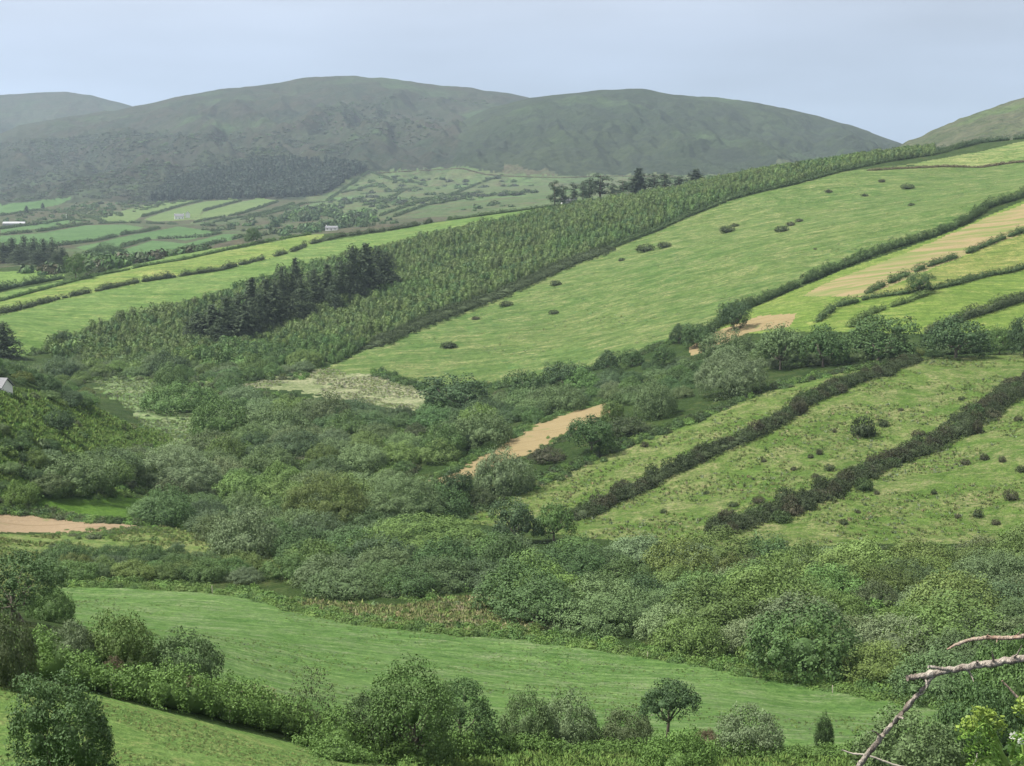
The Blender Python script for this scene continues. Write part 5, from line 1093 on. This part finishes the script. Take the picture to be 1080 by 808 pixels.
# white flowering spray
ws = bpy.data.objects.new('white_flower', None); C.objects.link(ws); wx, wy = float(ray(1090, 900)[0]) * 2.75, 2.75; w0 = np.array([wx, wy, float(hgt(wx, wy))]); ws.location = w0
tag(ws, 'stem with white flowers and dark leaves at the right edge, behind the yellow green plant', 'flower')
link('stem', mesh_np('stem', *tube([(0, 0, -.05), p3(1088, 860, 2.75) - w0, p3(1078, 780, 2.75) - w0], [.006, .004, .0025], 6), STEMM, True), ws)
r9 = np.random.default_rng(9)
for cx, cy in ((1069,776),(1077,781),(1084,775)):
    c0 = p3(cx, cy, 2.74) - w0; a = np.linspace(0, 2 * pi, 6)[:-1]; P = c0 + np.stack([np.cos(a) * .005, a * 0, np.sin(a) * .005], 1); link('flower_head', mesh_np('flower_head', *quads(P, unit(np.array([[0, -1, .5]] * 5) + r9.normal(size=(5, 3)) * .35), 0.0085, .8, r9), WPET), ws)
P = p3(1080, 800, 2.76) - w0 + r9.normal(size=(60, 3)) * (.022, .015, .022); link('foliage', mesh_np('foliage', *quads(P, unit(r9.normal(size=(60, 3)) + (0, -.6, .8)), .018, .7, r9), DKLEAF), ws)

# ------------------------------------------------------------------ damp air over the valley
ha = simple('air', (.5, .5, .5)); ha.node_tree.nodes.clear(); hn = ha.node_tree.nodes.new('ShaderNodeOutputMaterial'); pv = ha.node_tree.nodes.new('ShaderNodeVolumePrincipled')
pv.inputs['Color'].default_value = (.68, .84, 1.0, 1); pv.inputs['Density'].default_value = 6.0e-5; pv.inputs['Anisotropy'].default_value = .1; ha.node_tree.links.new(pv.outputs[0], hn.inputs['Volume'])
zb, zt = float(GV[:, 2].min()) - 1.0, float(GV[:, 2].max()) + 12.0
xm = float(np.abs(GV[:, 0]).max()) + 50; tag(link('haze', mesh_poly('haze', *box(-xm, xm, -120, 9500 + 60, zb, zt), ha)), kind='stuff')

# ------------------------------------------------------------------ say which bush is which
def px_of(o):
    x, y, z = o.location; z = z - EYE; f = y * cos(PITCH) - z * sin(PITCH); up = y * sin(PITCH) + z * cos(PITCH)
    return PW / 2 + FPX * x / f, PH / 2 - FPX * up / f
MARKS = [(427, 546, 'willow dome under the gorse field'), (345, 556, 'tall yellowish olive bush'), (443, 590, 'wide bright green mound'), (258, 586, 'silvery dome by weedy ground'), (176, 553, 'dark dome above bare soil'), (182, 516, 'silvery mound over green bank'), (238, 488, 'yellow green bush below marsh'), (80, 512, 'long willow mound at left'), (62, 458, 'lone tree on bracken slope'), (64, 400, 'broad willow by the dark fir'), (190, 434, 'wide willow beside the marsh'), (232, 460, 'big dark dome below marsh'), (350, 447, 'brownish bush by bog meadow'), (480, 437, 'broad tree below hill pasture'), (556, 424, 'pointed tree below hill pasture'), (594, 444, 'grey dome above cut strip'), (508, 470, 'long willow left of strip'), (530, 518, 'silvery willow at strip tip'), (624, 480, 'large hawthorn by cut strip'), (690, 440, 'grey willow right of strip'), (770, 417, 'biggest grey willow dome'), (868, 387, 'dark tree of the row'), (926, 381, 'wide domed row tree'), (1008, 378, 'wide dark row tree'), (543, 573, 'dark teal tree'), (606, 552, 'upper gorse band foot'), (755, 564, 'lower gorse band foot'), (900, 565, 'far edge of scrub belt'), (1040, 566, 'right end of gorse fields'), (683, 692, 'middle meadow edge post'), (878, 728, 'post near the dead branch'), (790, 700, 'long right side of meadow'), (560, 668, 'end of the rough strip'), (224, 624, 'post by thick left hedge'), (322, 386, 'pale mound under plantation'), (178, 397, 'dark dome above marsh'), (640, 600, 'left half of scrub belt'), (960, 640, 'right half of scrub belt'), (1060, 690, 'right edge above dead twig'), (800, 620, 'heart of the scrub belt'), (400, 640, 'near edge of rough strip'), (80, 610, 'far left end of meadow'), (300, 540, 'gap left of the olive bush'), (420, 500, 'scrub left of the strip'), (720, 640, 'scrub over the middle post'), (880, 690, 'scrub over the right post'), (130, 600, 'middle of thick left hedge'), (20, 490, 'foot of the steep bank'), (40, 430, 'top of the steep bank')]
NUM = 'first second third fourth fifth sixth seventh eighth ninth tenth eleventh twelfth thirteenth fourteenth fifteenth sixteenth seventeenth eighteenth nineteenth twentieth'.split() + ['twenty-' + q for q in 'first second third fourth fifth sixth seventh eighth ninth'.split()] + ['thirtieth', 'thirty-first', 'thirty-second']
ORD = [''] + [q + ' ' for q in NUM[1:]]
bag = {}
for o, tk, where, R in autos:
    qx, qy = px_of(o); k = min(range(len(MARKS)), key=lambda i: (MARKS[i][0] - qx) ** 2 + 3 * (MARKS[i][1] - qy) ** 2); dx, dy = qx - MARKS[k][0], qy - MARKS[k][1]
    side = ('right of' if dx > 0 else 'left of') if abs(dx) > 2.2 * abs(dy) else ('behind' if dy < 0 else 'in front of'); sz = 'broad' if R > 5.6 else 'small' if R < 3.0 else 'rounded'
    bag.setdefault((sz, CN[tk], o.name.split('.')[0].replace('_', ' '), side, k), []).append((dx * dx + 3 * dy * dy, o))
for (sz, col, nm, side, k), L in bag.items():
    L.sort(key=lambda t: t[0])
    for i, (_, o) in enumerate(L): o['label'] = f'{ORD[min(i, 31)]}{sz} {col} {nm} {side} the {MARKS[k][2]}'
def number(group, fmt):
    L = sorted((o for o in C.objects if o.parent is None and o.get('group') == group), key=lambda o: px_of(o)[0])
    for i, o in enumerate(L): o['label'] = fmt.format(n=NUM[i])
number('fir stand in the young plantation', 'dark fir, {n} from the left in the stand on the young plantation')
number('fir clump beyond the ridge', 'dark fir, {n} from the left in the clump behind the ridge field')
number('gorse bushes on the hill pasture', 'low dark gorse bush on the big hill pasture, {n} from the left')
number('gorse bushes in the rough fields', 'small gorse bush in the rough gorse fields, {n} from the left')
ps_ = [o for o in C.objects if o.get('group') == 'pine row along the ridge' and 'open crowned' in o['label']]
for i, o in enumerate(sorted(ps_, key=lambda o: px_of(o)[0])): o['label'] = f'open crowned dark pine of the ridge row, {NUM[i]} from the left of the smaller ones'
